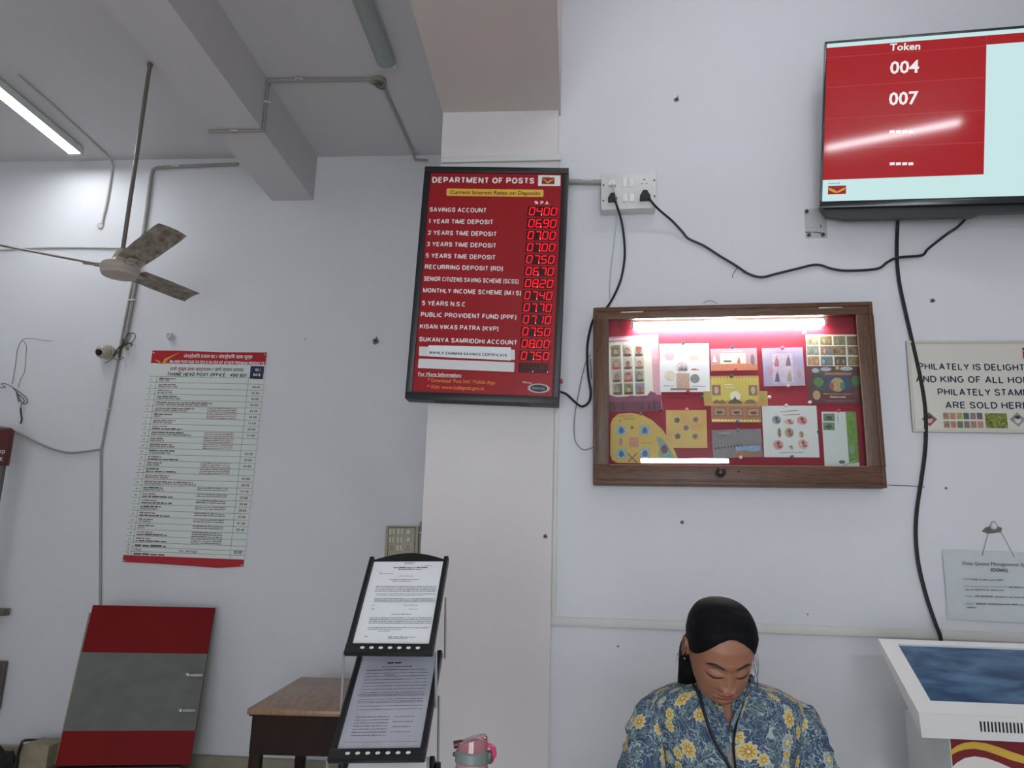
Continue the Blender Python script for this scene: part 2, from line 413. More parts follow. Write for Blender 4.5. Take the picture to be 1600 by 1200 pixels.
po.matrix_world = Matrix.Translation(((DX0+DX1)/2, YS-.13, DZ/2)) @ Matrix.Rotation(math.radians(90), 4, 'X')
ZS = 3.705
struct('pillar', MB().box(((PXL+PXR)/2, YP+.06, ZS/2+.01), (PXR-PXL, .12, ZS+.02), pinkp))
struct('beam_main', MB().box(((PXL+PXR)/2+.005, (YS+YP+.1)/2, (ZS+ZC)/2), (PXR-PXL+.012, YP+.1-YS, ZC-ZS), beamp))
a, b = hitY(425, 314, YB), hitY(490, 312, YB)
ZS2 = 4.09
struct('beam_left', MB().box(((a.x+b.x)/2, (YS+YB)/2, (ZS2+ZC)/2), (b.x-a.x, YB-YS, ZC-ZS2), ceilp))
XB0, XB1 = a.x, b.x
# stone plinth along the foot of the back wall
struct('baseboard_back', MB().box(((XW+PXL)/2, YB-.025, .0955), (PXL-XW, .05, .191), stone, bev=.006))
# flat strips on the right-hand wall and pillar
def strip(name, pts_px, wpx, th, W=WR):
    mb = MB()
    for (p, q, w) in pts_px:
        A, B = loc(W, *p), loc(W, *q); d = (B-A); L = d.length; ang = math.atan2(d.y, d.x)
        mb.box((0, 0, th/2), (L+w*.98, w, th), creamp, bev=.002, T=TR(*((A+B)/2)) @ RZ(ang))
    return struct(name, mb, W)
strip('trim_1', [((864, 970), (1690, 999), .036)], 0, .016)
strip('trim_2', [((873, 262), (864, 962), .026)], 0, .012)
strip('trim_3', [((695, 252), (872, 248), .03)], 0, .018, WP)
# ------------------------------------------------------------------ lamps
white_enamel = mat('white_enamel', (205, 208, 205), .35, noise=.05)
grey_plastic = mat('grey_plastic', (150, 152, 148), .45)
def tube_lamp(M, L, label, strength, lit=True, w=.075, h=.07, group=None, flat=False):
    """batten along local x hanging below local z=0 (z points away from what it is fixed to)"""
    t = thing('tube_light', M, label, 'light', group)
    MB().box((0, 0, h*.35), (L, w*.8, h*.7), white_enamel, bev=.006).build('batten', t)
    tm = glow('lit_tube_%g' % strength, (246, 250, 255), strength) if lit else mat('unlit_diffuser', (150, 158, 152), .35, noise=.05)
    pr = [(-w*.42, 0), (-w*.42, .012), (-w*.28, .03), (0, .037), (w*.28, .03), (w*.42, .012), (w*.42, 0)]
    T = TR(-L*.48, 0, h*.68) @ Matrix(((0, 0, 1, 0), (1, 0, 0, 0), (0, 1, 0, 0), (0, 0, 0, 1)))
    if flat:       # slim batten: a flat lit panel between two side rims
        for sy in (-1, 1): MB().box((0, sy*w*.43, h*.62), (L, w*.1, h*.9), white_enamel, bev=.004).build('side_rim', t)
        MB().box((0, 0, h), (L*.97, w*.74, .004), tm).build('diffuser', t)
    else: MB().prism(pr, 0, L*.96, tm, T=T).build('diffuser', t)
    for sx in (-1, 1):
        MB().box((sx*L*.49, 0, h*.8), (.03, w*.9, h*.75), white_enamel, bev=.006).build('end_cap', t)
    return t
# left bay, running in depth on the ceiling
c = hitZ(118, 231, ZC-.06)
tube_lamp(frame((-3.80, 4.44, ZC), (0, 1, 0), (1, 0, 0)), 1.22, 'lit tube light on the ceiling at the far left', TUBE_STRENGTH['left'], w=.12, h=.06, flat=True)
# unlit fitting right of the left beam
a = hitZ(606, 108, ZC-.05)
tube_lamp(frame((a.x, a.y-.62, ZC), (0, 1, 0), (1, 0, 0)), 1.22, 'unlit grey tube fitting on the ceiling beside the wide beam', 0, lit=False, w=.13, h=.05)
# lamps of the hall on the camera's side
TUBE_X = (1, 0, 0)
tube_lamp(frame((1.375, -1.7, ZC-.18), (1.27, 0, .08), (0, -1, 0)), 1.27, 'lit tube light hung from the ceiling behind the viewer', TUBE_STRENGTH['wall'])
tube_lamp(frame((-3.0, 1.1, ZC), TUBE_X, (0, -1, 0)), 1.22, 'lit tube light on the left bay ceiling nearer the viewer', TUBE_STRENGTH['bay'])
tube_lamp(frame((.8, 2.25, ZC), TUBE_X, (0, -1, 0)), 1.22, 'lit tube light on the ceiling in front of the screen wall', TUBE_STRENGTH['near'])
tube_lamp(frame((.53, YS, 2.76), TUBE_X, (0, 0, 1)) @ RX(PI) , 1.15, 'lit tube light on the wall behind the viewer', TUBE_STRENGTH['back'])
for o in bpy.data.objects:
    if o.get('label', '').startswith('lit tube light on the wall'): o.matrix_world = frame((.53, YS, 2.76), (-1, 0, 0), (0, 0, 1))
    if o.get('label', '').startswith('lit tube light hung'):
        for sx in (-.4, .4): MB().tube([(sx, 0, -.2), (sx, 0, .005)], .006, white_enamel).build('hanger', o)
# ------------------------------------------------------------------ materials shared by printed things
red_print = mat('red_print', (150, 24, 30), .38)
white_print = mat('white_print', (232, 226, 224), .5)
black_plastic = mat('black_plastic', (26, 27, 30), .42, noise=.1)
gold = mat('gold_print', (205, 165, 70), .45)
orange = mat('orange_print', (222, 128, 52), .5)
paper = mat('white_paper', (226, 228, 230), .55, noise=.03, nscale=12)
ink = mat('black_ink', (38, 38, 42), .6)
grey_ink = mat('grey_ink', (120, 122, 126), .6)
rust_ink = mat('rust_ink', (150, 92, 84), .6)
steel = mat('steel', (170, 172, 172), .32, metal=.9)

def post_emblem(mb, cx, cy, w, h, z):
    """red field with a golden folded-wing swoosh"""
    mb.rect(cx-w/2, cy-h/2, cx+w/2, cy+h/2, mat('emblem_red', (140, 30, 26), .45), z)
    def P(*q): return [(cx+a*w, cy+b*h) for a, b in q]
    mb.poly(P((-.48, .30), (-.26, .22), (-.06, -.16), (.04, -.34), (-.10, -.36), (-.24, -.02), (-.36, .12), (-.48, .14)), gold, z+.0003)
    mb.poly(P((.04, -.34), (.18, -.10), (.44, .18), (.48, .34), (.24, .16), (.06, -.08), (-.02, -.22)), gold, z+.0006)
    mb.poly(P((-.05, -.14), (.02, -.26), (.12, -.06), (.40, .22), (.2, .12), (.04, -.04)), mat('emblem_yellow', (225, 190, 90), .45), z+.0009)

# ------------------------------------------------------------------ interest rate board on the pillar
bq = [(664, 260), (890, 262), (872, 631), (632, 623)]
D_B = .095
A, bw, bh, _ = fit(WP, bq, D_B)
A = A @ TR(0, 0, -D_B+.002)
board = thing('rate_board', A, 'black framed red interest rate board with glowing digits hung on the pillar', 'notice board')
_ok = homog(bq, [(-bw/2, bh/2), (bw/2, bh/2), (bw/2, -bh/2), (-bw/2, -bh/2)])
def Bq(x, y): return _ok(x, y)
fr = MB(); t = .031
for (cx, cy, sx, sy) in ((0, bh/2-t/2, bw, t), (0, -bh/2+t*.55, bw, t*1.1), (-bw/2+t/2, -t*.05, t, bh-t*2.1), (bw/2-t/2, -t*.05, t, bh-t*2.1)):
    fr.box((cx, cy, D_B/2), (sx, sy, D_B), black_plastic, bev=.003)
fr.box((0, 0, .01), (bw-.02, bh-.02, .018), black_plastic)
fr.build('frame', board)
ZF = D_B-.008
MB().box((0, 0, ZF-.004), (bw-2*t+.004, bh-2*t+.004, .008), mat('red_panel', (150, 20, 28), .3, spec=.4)).build('face_panel', board)
vg = MB()
for k in range(44): vg.box((-bw*.31+k*bw*.62/43, -bh/2-.001, D_B*.5), (.003, .003, D_B*.5), mat('vent_dark', (10, 10, 10), .8))
vg.build('vent_grille', board)
def bt(mb, s, x0, y0, x1, y1, cap, m, bold=.012, z=ZF+.001):
    p, q = Bq(x0, y0), Bq(x1, y1); c2 = Bq(x0, y0-cap)
    mb.text(s, p[0], p[1], q[0], q[1], abs(c2[1]-p[1]), m, z, bold)
def c3(x, y): return (640+x/6.154, 255+y/6.154)
def c4(x, y): return (630+x/6.154, 440+y/6.154)
hd = MB()
bt(hd, 'DEPARTMENT OF POSTS', *c3(215, 186), *c3(1203, 193), 9.2, white_print, .015)
hd.build('heading', board)
pill = [c3(357, 242), c3(1293, 252), c3(1290, 322), c3(354, 312)]
def rrect(quad, r, n=5):
    """rounded corners on a quad given in local 2-D"""
    out = []
    for i in range(4):
        p = Vector(quad[i]); a = (Vector(quad[i-1])-p).normalized(); b = (Vector(quad[(i+1) % 4])-p).normalized()
        for k in range(n+1):
            u = k/n
            out.append(tuple(p + a*r*(1-u)**2 + b*r*u**2))
    return out
cap = MB(); cap.prism(rrect([Bq(*p) for p in pill], .006), ZF, ZF+.002, mat('yellow_plate', (222, 178, 62), .45))
bt(cap, 'Current Interest Rates on Deposits', *c3(388, 296), *c3(1260, 304), 5.9, mat('maroon_ink', (110, 22, 26), .5), .012, ZF+.003)
cap.build('subtitle_plate', board)
le = MB()
bt(le, '% P.A.', *c3(1203, 391), *c3(1352, 396), 5.4, white_print)
le.build('column_heading', board); le = MB()
for s, a, b in (('SAVINGS ACCOUNT', c3(190, 467), c3(735, 474)), ('1 YEAR TIME DEPOSIT', c3(182, 580), c3(800, 587)),
                ('2 YEARS TIME DEPOSIT', c3(172, 690), c3(833, 702)), ('3 YEARS TIME DEPOSIT', c3(162, 800), c3(828, 814)),
                ('5 YEARS TIME DEPOSIT', c3(152, 911), c3(820, 928)), ('RECURRING DEPOSIT (RD)', c3(143, 1019), c3(895, 1037)),
                ('SENIOR CITIZENS SAVING SCHEME (SCSS)', c3(135, 1134), c3(1045, 1160)), ('MONTHLY INCOME SCHEME (M.I.S)', c4(185, 107), c4(1130, 133)),
                ('5 YEARS N.S.C', c4(177, 230), c4(592, 242)), ('PUBLIC PROVIDENT FUND (PPF)', c4(165, 340), c4(1085, 365)),
                ('KISAN VIKAS PATRA (KVP)', c4(155, 454), c4(912, 476)), ('SUKANYA SAMRIDDHI ACCOUNT', c4(148, 578), c4(1087, 608))):
    row = MB(); bt(row, s, *a, *b, 7.2, white_print, .009); row.build('lettering', board)
bt(le, 'For More Information:', *c4(140, 904), *c4(555, 917), 5.3, white_print)
p, q = Bq(*c4(140, 911)), Bq(*c4(555, 924)); le.add([(p[0], p[1], ZF+.001), (q[0], q[1], ZF+.001), (q[0], q[1]+.0015, ZF+.001), (p[0], p[1]+.0015, ZF+.001)], [(0, 1, 2, 3)], white_print)
le.build('lettering', board); le = MB()
bt(le, "* Download 'Post Info' Mobile App.", *c4(232, 965), *c4(885, 986), 5.6, orange)
le.build('lettering', board); le = MB()
bt(le, '* Visit: www.indiapost.gov.in', *c4(225, 1027), *c4(770, 1043), 5.6, orange)
le.build('lettering', board); le = MB()
bt(le, 'Mfd by:', *c4(1143, 973), *c4(1235, 980), 3, white_print, 0)
le.build('maker_line', board)
lab = MB()
lab.prism(rrect([Bq(*c4(*p)) for p in ((150, 627), (1070, 655), (1070, 750), (147, 716))], .005), ZF, ZF+.002, mat('white_plate', (214, 212, 212), .4))
lab.prism([Bq(*c4(*p)) for p in ((240, 615), (1032, 632), (1032, 758), (240, 722))], ZF+.002, ZF+.003, paper)
bt(lab, 'MAHILA SAMMAN SAVINGS CERTIFICATE', *c4(248, 698), *c4(993, 724), 4.3, ink, .008, ZF+.0036)
lab.build('paper_label', board)['label'] = 'white plate with a printed paper strip stuck over it'
lb2 = MB().prism(rrect([Bq(*c4(*p)) for p in ((145, 743), (1065, 775), (1062, 867), (137, 833))], .005), ZF, ZF+.002, mat('white_plate'))
lb2.build('blank_label', board)
em = MB()
em.add([(*Bq(*c3(*p)), ZF+.001) for p in ((1240, 214), (1455, 214), (1457, 112), (1243, 110))], [(0, 1, 2, 3)], white_print)
e1, e2 = Bq(*c3(1275, 197)), Bq(*c3(1402, 133)); post_emblem(em, (e1[0]+e2[0])/2, (e1[1]+e2[1])/2, e2[0]-e1[0], e2[1]-e1[1], ZF+.0015)
ex, ey = Bq(*c3(1285, 127)), Bq(*c3(1355, 127)); em.dashes(ex[0], ex[1], ey[0], ey[1], .004, rust_ink, ZF+.0015)
em.build('emblem', board)
ov = MB(); oc = Bq(*c4(1297, 1022)); s_ = bw/226/6.154
for r, m, z in ((1, white_print, .001), (.93, black_plastic, .0014), (.87, white_print, .0018), (.8, black_plastic, .0022)):
    ov.disc(oc[0], oc[1], 98*s_*r, 42*s_*r*(1 if r > .9 else .98), m, ZF+z, 32)
ov.dashes(oc[0]-60*s_, oc[1]-10*s_, oc[0]+60*s_, oc[1]-10*s_, 24*s_, grey_ink, ZF+.0026)
ov.build('maker_badge', board)
# digit windows
win = mat('digit_window', (62, 6, 14), .2)
led = glow('led_red', (255, 30, 44), 1.4); ledhot = glow('led_dot', (255, 190, 190), 1.5); leddim = mat('led_off', (84, 12, 20), .3)
SEG = {'0': 'abcdef', '1': 'bc', '2': 'abged', '3': 'abgcd', '4': 'fgbc', '5': 'afgcd', '6': 'afgecd', '7': 'abc', '8': 'abcdefg', '9': 'abcdfg'}
vals = ['04.00', '06.90', '07.00', '07.00', '07.50', '06.70', '08.20', '07.40', '07.70', '07.10', '07.50', '08.00', '07.50', '']
for i, v in enumerate(vals):
    k = i/13
    x0 = 825.2+(810.2-825.2)*k; y0 = 322.0+(566.2-322.0)*k
    p = Bq(x0, y0); q = Bq(x0+46.8, y0+1.1); r = Bq(x0-.6, y0+15.2)
    W = q[0]-p[0]; Hh = p[1]-r[1]
    d = MB(); d.box((W/2, -Hh/2, -.001), (W, Hh, .006), win)
    dg = v.replace('.', '')
    for n in range(4):
        w = W*.16; h = Hh*.74; cx = W*(.14+.243*n); yb = -Hh*.88; sh = .14
        th = h*.066
        def pt(a, b): return (cx-w/2+a*w+b*h*sh*.9, yb+b*h)
        seg = {'a': ((0, 1), (1, 1)), 'b': ((1, 1), (1, .5)), 'c': ((1, .5), (1, 0)), 'd': ((0, 0), (1, 0)), 'e': ((0, .5), (0, 0)), 'f': ((0, 1), (0, .5)), 'g': ((0, .5), (1, .5))}
        for s, (a, b) in seg.items():
            if not dg: m = leddim
            elif s in SEG[dg[n]]: m = led
            else: continue
            A0, B0 = Vector(pt(*a)), Vector(pt(*b)); u = (B0-A0).normalized(); nn = Vector((-u.y, u.x)); A0 += u*th*.5; B0 -= u*th*.5
            d.poly([A0-u*th*.4, A0-nn*th, B0-nn*th, B0+u*th*.4, B0+nn*th, A0+nn*th], m, .0028)
    dots = ([1] if dg else [1, 3])
    for n in dots: d.disc(W*(.14+.243*n)+W*.095, -Hh*.88, Hh*.055, Hh*.055, ledhot, .0032, 8)
    d.build('digit_display', board, Matrix.Translation((p[0], p[1], ZF)))
sw = MB().box((0, 0, .006), (.05, .022, .012), mat('red_rocker', (150, 30, 34), .35), bev=.003, T=RY(PI/2) @ RZ(.25))
l = Bq(882, 592); sw.build('rocker_switch', board, TR(bw/2, l[1], D_B*.5))

# ------------------------------------------------------------------ postage rate poster on the back wall
pq = [(237.5, 547.8), (418, 549.8), (378.8, 886.5), (192, 878.5)]
A, w, h, Pm = fit(WB, pq, .006)
A = A @ TR(0, 0, -.005)
poster = thing('rate_poster', A, 'tall white postage rate table poster with red bands on the back wall', 'poster')
sheet = mat('poster_sheet', (218, 223, 218), .22, spec=.5)
pm = MB(); jag = [(-w/2, -h/2+.012), (-w*.2, -h/2+.006), (0, -h/2+.004), (w*.3, -h/2-.004), (w/2, -h/2+.003)]
pm.prism([(-w/2, h/2), *jag, (w/2, h/2)], 0, .004, sheet)
pm.build('panel', poster)
def U(u, v): return (-w/2+u*w, h/2-v*h)
redb = mat('poster_red', (172, 32, 40), .28)
hb = MB()
hb.poly([U(0, 0), U(0, .0635), U(1, .0635), U(1, .001), U(.6, .004), U(.2, -.001)][::-1], redb, .0045)
p = [Pm(*q) for q in ((239, 562.5), (247, 563.5), (252, 569), (256, 561), (281, 550.5), (262, 562), (256, 569.5), (249, 569.8), (246, 566))]
hb.poly(p, mat('emblem_gold', (214, 150, 70), .4), .005)
def pt_(mb, s, x0, y0, x1, y1, cap, m, bold=.01, shear=0):
    a, b = Pm(x0, y0), Pm(x1, y1); mb.text(s, a[0], a[1], b[0], b[1], cap*h/330, m, .0052, bold, shear)
wht = mat('poster_white', (238, 236, 236), .4)
pt_(hb, 'अंतर्देशिय टपाल दर / अंतर्देशिय डाक मूल्य', 286, 559.0, 395, 560.3, 5.2, wht, .014)
pt_(hb, 'INLAND POSTAGE RATES & RATES OF OTHER PREMIUM PRODUCTS', 264, 567.6, 413.5, 570.3, 4.9, wht, .012, .2)
hb.build('header_band', poster)
tb = MB()
pt_(tb, 'ठाणे मुख्य डाक कार्यालय /', 264.5, 579.4, 333, 580.2, 5, mat('poster_maroon', (150, 50, 60), .5), .012)
pt_(tb, 'ठाणे प्रधान डाकघर', 335.5, 580.2, 381, 580.9, 5, mat('poster_green', (40, 84, 74), .5), .012)
pt_(tb, 'THANE HEAD POST OFFICE - 400 601', 260.3, 588.0, 385, 589.8, 5.6, mat('poster_black', (40, 44, 50), .5), .012, .12)
nv = mat('poster_navy', (38, 42, 72), .4)
a0, a1, a2, a3 = [Pm(*q) for q in ((392.3, 572), (414, 572.5), (411.5, 593), (390.5, 592.2))]
tb.poly([a0, a1, a2, a3][::-1], nv, .0049)
pt_(tb, 'दर /', 399, 580.2, 408, 580.4, 4.2, wht, .01); pt_(tb, 'RATE', 396, 588.2, 407.5, 588.5, 4.2, wht, .01)
tb.build('title', poster)
ln = MB(); lm = mat('poster_line', (86, 92, 92), .5); v0, v1, vend = .1285, .908, .966
rows = [v0+(v1-v0)*i/27 for i in range(28)]+[v1+(vend-v1)*.36, v1+(vend-v1)*.7]
def hl(u0, u1, v): a, b = U(u0, v), U(u1, v); ln.rect(a[0], a[1]-.0012, b[0], b[1]+.0012, lm, .0047)
for v in rows: hl(0, 1, v)
def slant(u0, ua, u1, ub):
    a, b = U(u0, ua), U(u1, ub); ln.add([(a[0]-.0012, a[1], .0047), (b[0]-.0012, b[1], .0047), (b[0]+.0012, b[1], .0047), (a[0]+.0012, a[1], .0047)], [(0, 1, 2, 3)], lm)
slant(.072, v0, .066, vend); slant(.868, v0, .882, vend)
ln.build('table_lines', poster)
txt = MB(); tk = mat('poster_text', (92, 92, 94), .55); tr_ = mat('poster_rust', (156, 112, 110), .55)
names = ['POST CARD', 'PRINTED POST CARD', 'INLAND LETTER', 'COMPETITION POST CARD', 'LETTERS : FOR EVERY 20 GMS OR FRACTION THEREOF', 'BOOK PATTERN & SAMPLE PACKETS', 'PARCEL', 'REGISTRATION FEES', '', 'BOOK PACKETS CONTAINING PERIODICALS', 'BOOK PACKETS', 'REGISTERED NEWS PAPERS', 'ACKNOWLEDGEMENT DUE', '', 'MONEY ORDER', '', 'INDIAN POSTAL ORDERS', 'FOR WITHDRAWAL OF POSTAL ARTICLES PER ARTICLE', 'SPEED POST (LOCAL)', '', '', 'REGISTER PARCEL', '', 'V.P. PARCEL', 'V.P.P.', '', '', '', 'E Post', '']
price = ['', '06.00', '02.50', '10.00', '05.00', '04.00', '19.00', '17.00', '02.00', '01.00', '', '', '03.00', '10.00', '01.00', '', '01.00', '06.00', '17.70', '23.60', '35.40', '39.00', '37.00', '41.30', '55.00', '', '', '', '10.00', '']
rl = rows+[vend]
for i in range(30):
    va, vb = rl[i], rl[i+1]; dv = vb-va; ch = .3*dv*h if i < 27 else .6*dv*h
    a = U(.022, vb-dv*.3); n = str(i+1); txt.text(n, a[0], a[1], a[0]+(.018 if i > 8 else .008), a[1], min(.5*dv*h, .012), tk, .005)
    off = .095-.012*i/30
    if i < 27:
        L = max(.12, len(names[i])*.0085); a = U(off, va+dv*.46); b = U(off+min(.5, L*random.uniform(.9, 1.4)), va+dv*.46)
        txt.dashes(a[0], a[1], b[0], b[1], ch*.95, tr_ if i % 3 else tk, .005)
    if names[i]:
        L = len(names[i])*.0098; a = U(off, vb-dv*.14); b = U(off+L, vb-dv*.14); txt.text(names[i], a[0], a[1], b[0], b[1], ch, tk, .005, .02)
    else:
        a = U(off, vb-dv*.14); b = U(off+.26, vb-dv*.14); txt.dashes(a[0], a[1], b[0], b[1], ch, tk, .005)
    if price[i]:
        a = U(.91, vb-dv*.3); b = U(.975, vb-dv*.3); txt.text(price[i], a[0], a[1], b[0], b[1], ch*1.25, tk, .005, .014)
    if i in (5, 6, 9, 10, 11, 14, 15, 18, 19, 20, 21, 22, 23, 24, 25, 26):
        for q in range(3 if i not in (18, 19, 20, 21, 22, 23, 24) else 2):
            v = va+dv*(.25+.3*q); a = U(.545, v); b = U(.80, v); txt.dashes(a[0], a[1], b[0], b[1], ch*.6, tr_ if i < 15 else tk, .005)
a = U(.46, rl[29]-.004); b = U(.61, rl[29]-.004); txt.text('Per A4 Page', a[0], a[1], b[0], b[1], ch*1.0, tk, .005, .01)
txt.build('row_text', poster)
fb = MB(); fb.poly([U(0, .9665), U(.0, .998), U(.3, 1.0), U(.6, 1.004), U(.8, 1.008), U(1, .997), U(1, .9665)], redb, .0048)
fb.build('footer_band', poster)
for u, v in ((.012, .012), (.985, .012), (.012, .992), (.985, .992)):
    a = U(u, v); MB().lathe([(.006, 0), (.006, .002), (.002, .004)], steel, 10).build('screw', poster, TR(a[0], a[1], .004))

# ------------------------------------------------------------------ philately sign (right-hand wall)
sq = [(1414, 534), (1668, 530), (1680, 678), (1428, 675)]
A, w, h, Sm = fit(WR, sq, .012)
A = A @ TR(0, 0, -.012)
sign = thing('wall_sign', A, 'cream sign reading philately is delightful, behind the hanging black cable', 'sign')
cream = mat('cream_board', (206, 203, 192), .45, noise=.03)
MB().box((0, 0, .006), (w, h, .012), cream, bev=.002).build('panel', sign)
fm = MB()
for cx, cy, sx, sy in ((0, h/2-.006, w, .012), (0, -h/2+.006, w, .012), (-w/2+.006, 0, .012, h-.024), (w/2-.006, 0, .012, h-.024)):
    fm.box((cx, cy, .009), (sx, sy, .018), mat('cream_edge', (196, 192, 180), .45), bev=.003)
fm.build('frame', sign)
lt = MB(); nb = mat('navy_ink', (26, 30, 62), .5)
for s, x0, x1, y in (('PHILATELY IS DELIGHTFUL', 1434.5, 1629, 579.7), ('AND KING OF ALL HOBBIES', 1431, 1645, 599.5), ('PHILATELY STAMPS', 1465, 1617, 619.3), ('ARE SOLD HERE', 1477, 1604.5, 639.5)):
    a, b = Sm(x0, y), Sm(x1, y+(x1-x0)*.004); lt = MB(); lt.text(s, a[0], a[1], b[0], b[1], 10.4*h/142, nb, .0128, .004); lt.build('lettering', sign)
st = MB()
cols = [(96, 120, 80), (150, 120, 90), (190, 170, 60), (60, 90, 70), (170, 120, 110), (120, 60, 60), (70, 80, 110), (200, 140, 120), (90, 110, 60), (80, 90, 90)]
arts = {}
def art(i, kind='art'):
    """printed little picture: blotchy two-tone procedural print"""
    a = cols[i % len(cols)]; b = cols[(i*3+4) % len(cols)]
    return mat('%s_%d' % (kind, i % len(cols)), a, .45, noise=.4, nscale=90+13*(i % 4), rgb2=tuple(int(v*.5+60) if k else v for k, v in enumerate(b)))
for r in range(2):
    for k in range(6):
        x = 1473+r*1.2+k*10.3; a, b = Sm(x, 646+r*13), Sm(x+9.6, 656+r*13); st.rect(a[0], a[1], b[0], b[1], art(k+r*6), .0126)
a, b = Sm(1537, 646.5), Sm(1573, 669.5); st.rect(a[0], a[1], b[0], b[1], mat('moss_print', (150, 160, 60), .5, noise=.5, nscale=70, rgb2=(40, 60, 30)), .0126)
for x, m1, m2 in ((1452.5, (150, 96, 84), (210, 180, 160)), (1588, (150, 150, 152), (205, 205, 205))):
    a = Sm(x, 656); k = 10*h/142
    st.disc(a[0], a[1], k*1.1, k*1.1, mat('diamond_%d' % x, m1, .5, noise=.3, nscale=80), .0126, 4)
    st.disc(a[0], a[1]-k*.05, k*.42, k*.55, mat('oval_%d' % x, m2, .5, noise=.2, nscale=120), .013, 18)
    st.disc(a[0], a[1]+k*.32, k*.4, k*.28, mat('ovalhair_%d' % x, (60, 50, 48), .5), .0133, 14)
st.build('stamp_pictures', sign)
em = MB(); a = Sm(1606, 552); post_emblem(em, a[0]+.01, a[1], .06, .05, .0126); em.build('emblem', sign)

# ------------------------------------------------------------------ hanging notice in a clear sleeve
nq = [(1470, 861), (1606, 862), (1608, 973), (1484, 968)]
A, w, h, Nm = fit(WR, nq, .01)
A = A @ TR(0, 0, -.006)
nt = thing('notice_sheet', A, 'grey-white queue system notice in a clear sleeve hung by string from a nail', 'notice')
rows_ = []
for i in range(9):
    v = i/8; rows_.append([(-w/2+w*u/10, h/2-h*v, .004+.004*math.sin(v*4+u*.5)*(.4+.6*v)) for u in range(11)])
MB().grid([r[::-1] for r in rows_], mat('notice_paper', (216, 217, 216), .4, noise=.06, nscale=9)).build('paper', nt)
MB().grid([[(p[0]*1.015, p[1]*1.02, p[2]+.005) for p in r[::-1]] for r in rows_], clear('clear_sleeve', (245, 248, 250), .12, .05)).build('sleeve', nt)
lt = MB()
def nt_(s, x0, y0, x1, y1, cap, m=ink, bold=.0):
    a, b = Nm(x0, y0), Nm(x1, y1); MB().text(s, a[0], a[1], b[0], b[1], cap*h/108, m, .0105, bold).build('lettering', nt)
nt_('Data Queue Management System', 1502.5, 885.2, 1622, 886, 5.2); nt_('(DQMS)', 1548, 895.3, 1575, 895.8, 5.2)
nt_('• DQMS', 1503, 909.5, 1517, 909.6, 2.8, grey_ink); nt_('• It is requested to get the token from', 1504.5, 920.5, 1573, 920.8, 2.6, grey_ink)
for x0, x1, y in ((1518, 1567, 909.6), (1575, 1604, 920.8), (1508, 1567, 925.5), (1553, 1604, 936), (1557, 1604, 947), (1511, 1525, 952)):
    a, b = Nm(x0, y), Nm(x1, y+.4); MB().dashes(a[0], a[1], b[0], b[1], 2.6*h/108, grey_ink, .0105).build('lettering', nt)
nt_('• Select', 1506.5, 935.6, 1520, 935.7, 2.6, grey_ink); nt_('CBS BANKING', 1522, 935.7, 1550, 936, 2.8, ink, .01)
nt_('• Select', 1508, 946.8, 1521, 946.9, 2.6, grey_ink); nt_('SENIOR CITIZEN', 1524, 947, 1556, 947.3, 2.8, ink, .01)
nail = A @ Vector((0, 0, 0)); L = [A.inverted() @ (WR @ loc(WR, *p, .016)) for p in ((1535, 868), (1548, 820), (1551, 816.5), (1557, 819), (1585, 870))]
MB().tube(spline(L[:1]+L[1:4]+L[4:], 6), .0011, mat('grey_string', (110, 108, 104), .8), 5).build('string', nt)
A = anchor(WR, 1551, 823)
hk = thing('wall_nail', A, 'white capped nail the queue notice hangs from', 'nail')
MB().lathe([(.011, 0), (.013, .006), (.011, .018), (.005, .024)], mat('white_cap', (225, 225, 222), .4), 14).build('cap', hk)
MB().prism([(-.045, -.02), (-.02, -.03), (.03, -.022), (.036, -.004), (.01, .006), (-.03, -.004)], .0, .002, mat('chipped_plaster', (120, 116, 110), .8, noise=.3, nscale=60)).build('chipped_plaster', hk)

# ------------------------------------------------------------------ token screen (television)
u = Vector((.981, -.18, -.066)); v = Vector((.035, -.174, .984))
wl = hit(1281, 325, PR+nR*.13, nR)
T0 = frame(wl, u, v)
TV_H = (loc(T0, 1289, 65)-loc(T0, 1281, 325)).length; TV_W = TV_H*1.74
Mtv = T0
tv = thing('television', T0, 'wall mounted television showing red token numbers, tilted towards the room', 'television')
dk = mat('tv_bezel', (18, 22, 26), .22, spec=.6)
bz = MB(); bt_ = .009
for (x0, y0, x1, y1) in ((0, 0, TV_W, .03), (0, TV_H-bt_, TV_W, TV_H), (0, .03, bt_, TV_H-bt_), (TV_W-bt_, .03, TV_W, TV_H-bt_)):
    bz.box(((x0+x1)/2, (y0+y1)/2, -.018), (x1-x0, y1-y0, .04), dk, bev=.002)
bz.build('bezel', tv)
sh = MB()
sh.prism([(.01, .008), (.03, -.028), (.12, -.046), (TV_W*.47, -.046), (TV_W*.5, -.03), (TV_W-.03, -.03), (TV_W-.01, .008), (TV_W-.01, TV_H-.006), (.01, TV_H-.006)], -.075, -.03, mat('tv_shell', (22, 26, 28), .45))
sh.build('back_shell', tv)
MB().box((TV_W*.5, TV_H*.5, -.1), (.3, .3, .06), mat('bracket_black', (30, 30, 32), .5)).build('mount_bracket', tv)
def screen_mat(name, rgb, k):
    m = mat(name, (8, 8, 9), .065, spec=.45)
    b = m.node_tree.nodes['Principled BSDF']; b.inputs['Emission Color'].default_value = lin(rgb)+(1,); b.inputs['Emission Strength'].default_value = k
    return m
s_white = screen_mat('screen_white', (198, 228, 228), 1.0); s_red = screen_mat('screen_red', (158, 22, 28), 1.0); s_line = screen_mat('screen_line', (176, 62, 66), 1.0)
s_text = screen_mat('screen_text', (236, 232, 232), 1.0); s_gold = screen_mat('screen_gold', (205, 150, 70), 1.0); s_em = screen_mat('screen_emblem', (140, 30, 26), 1.0); s_grey = screen_mat('screen_grey', (140, 160, 160), 1.0)
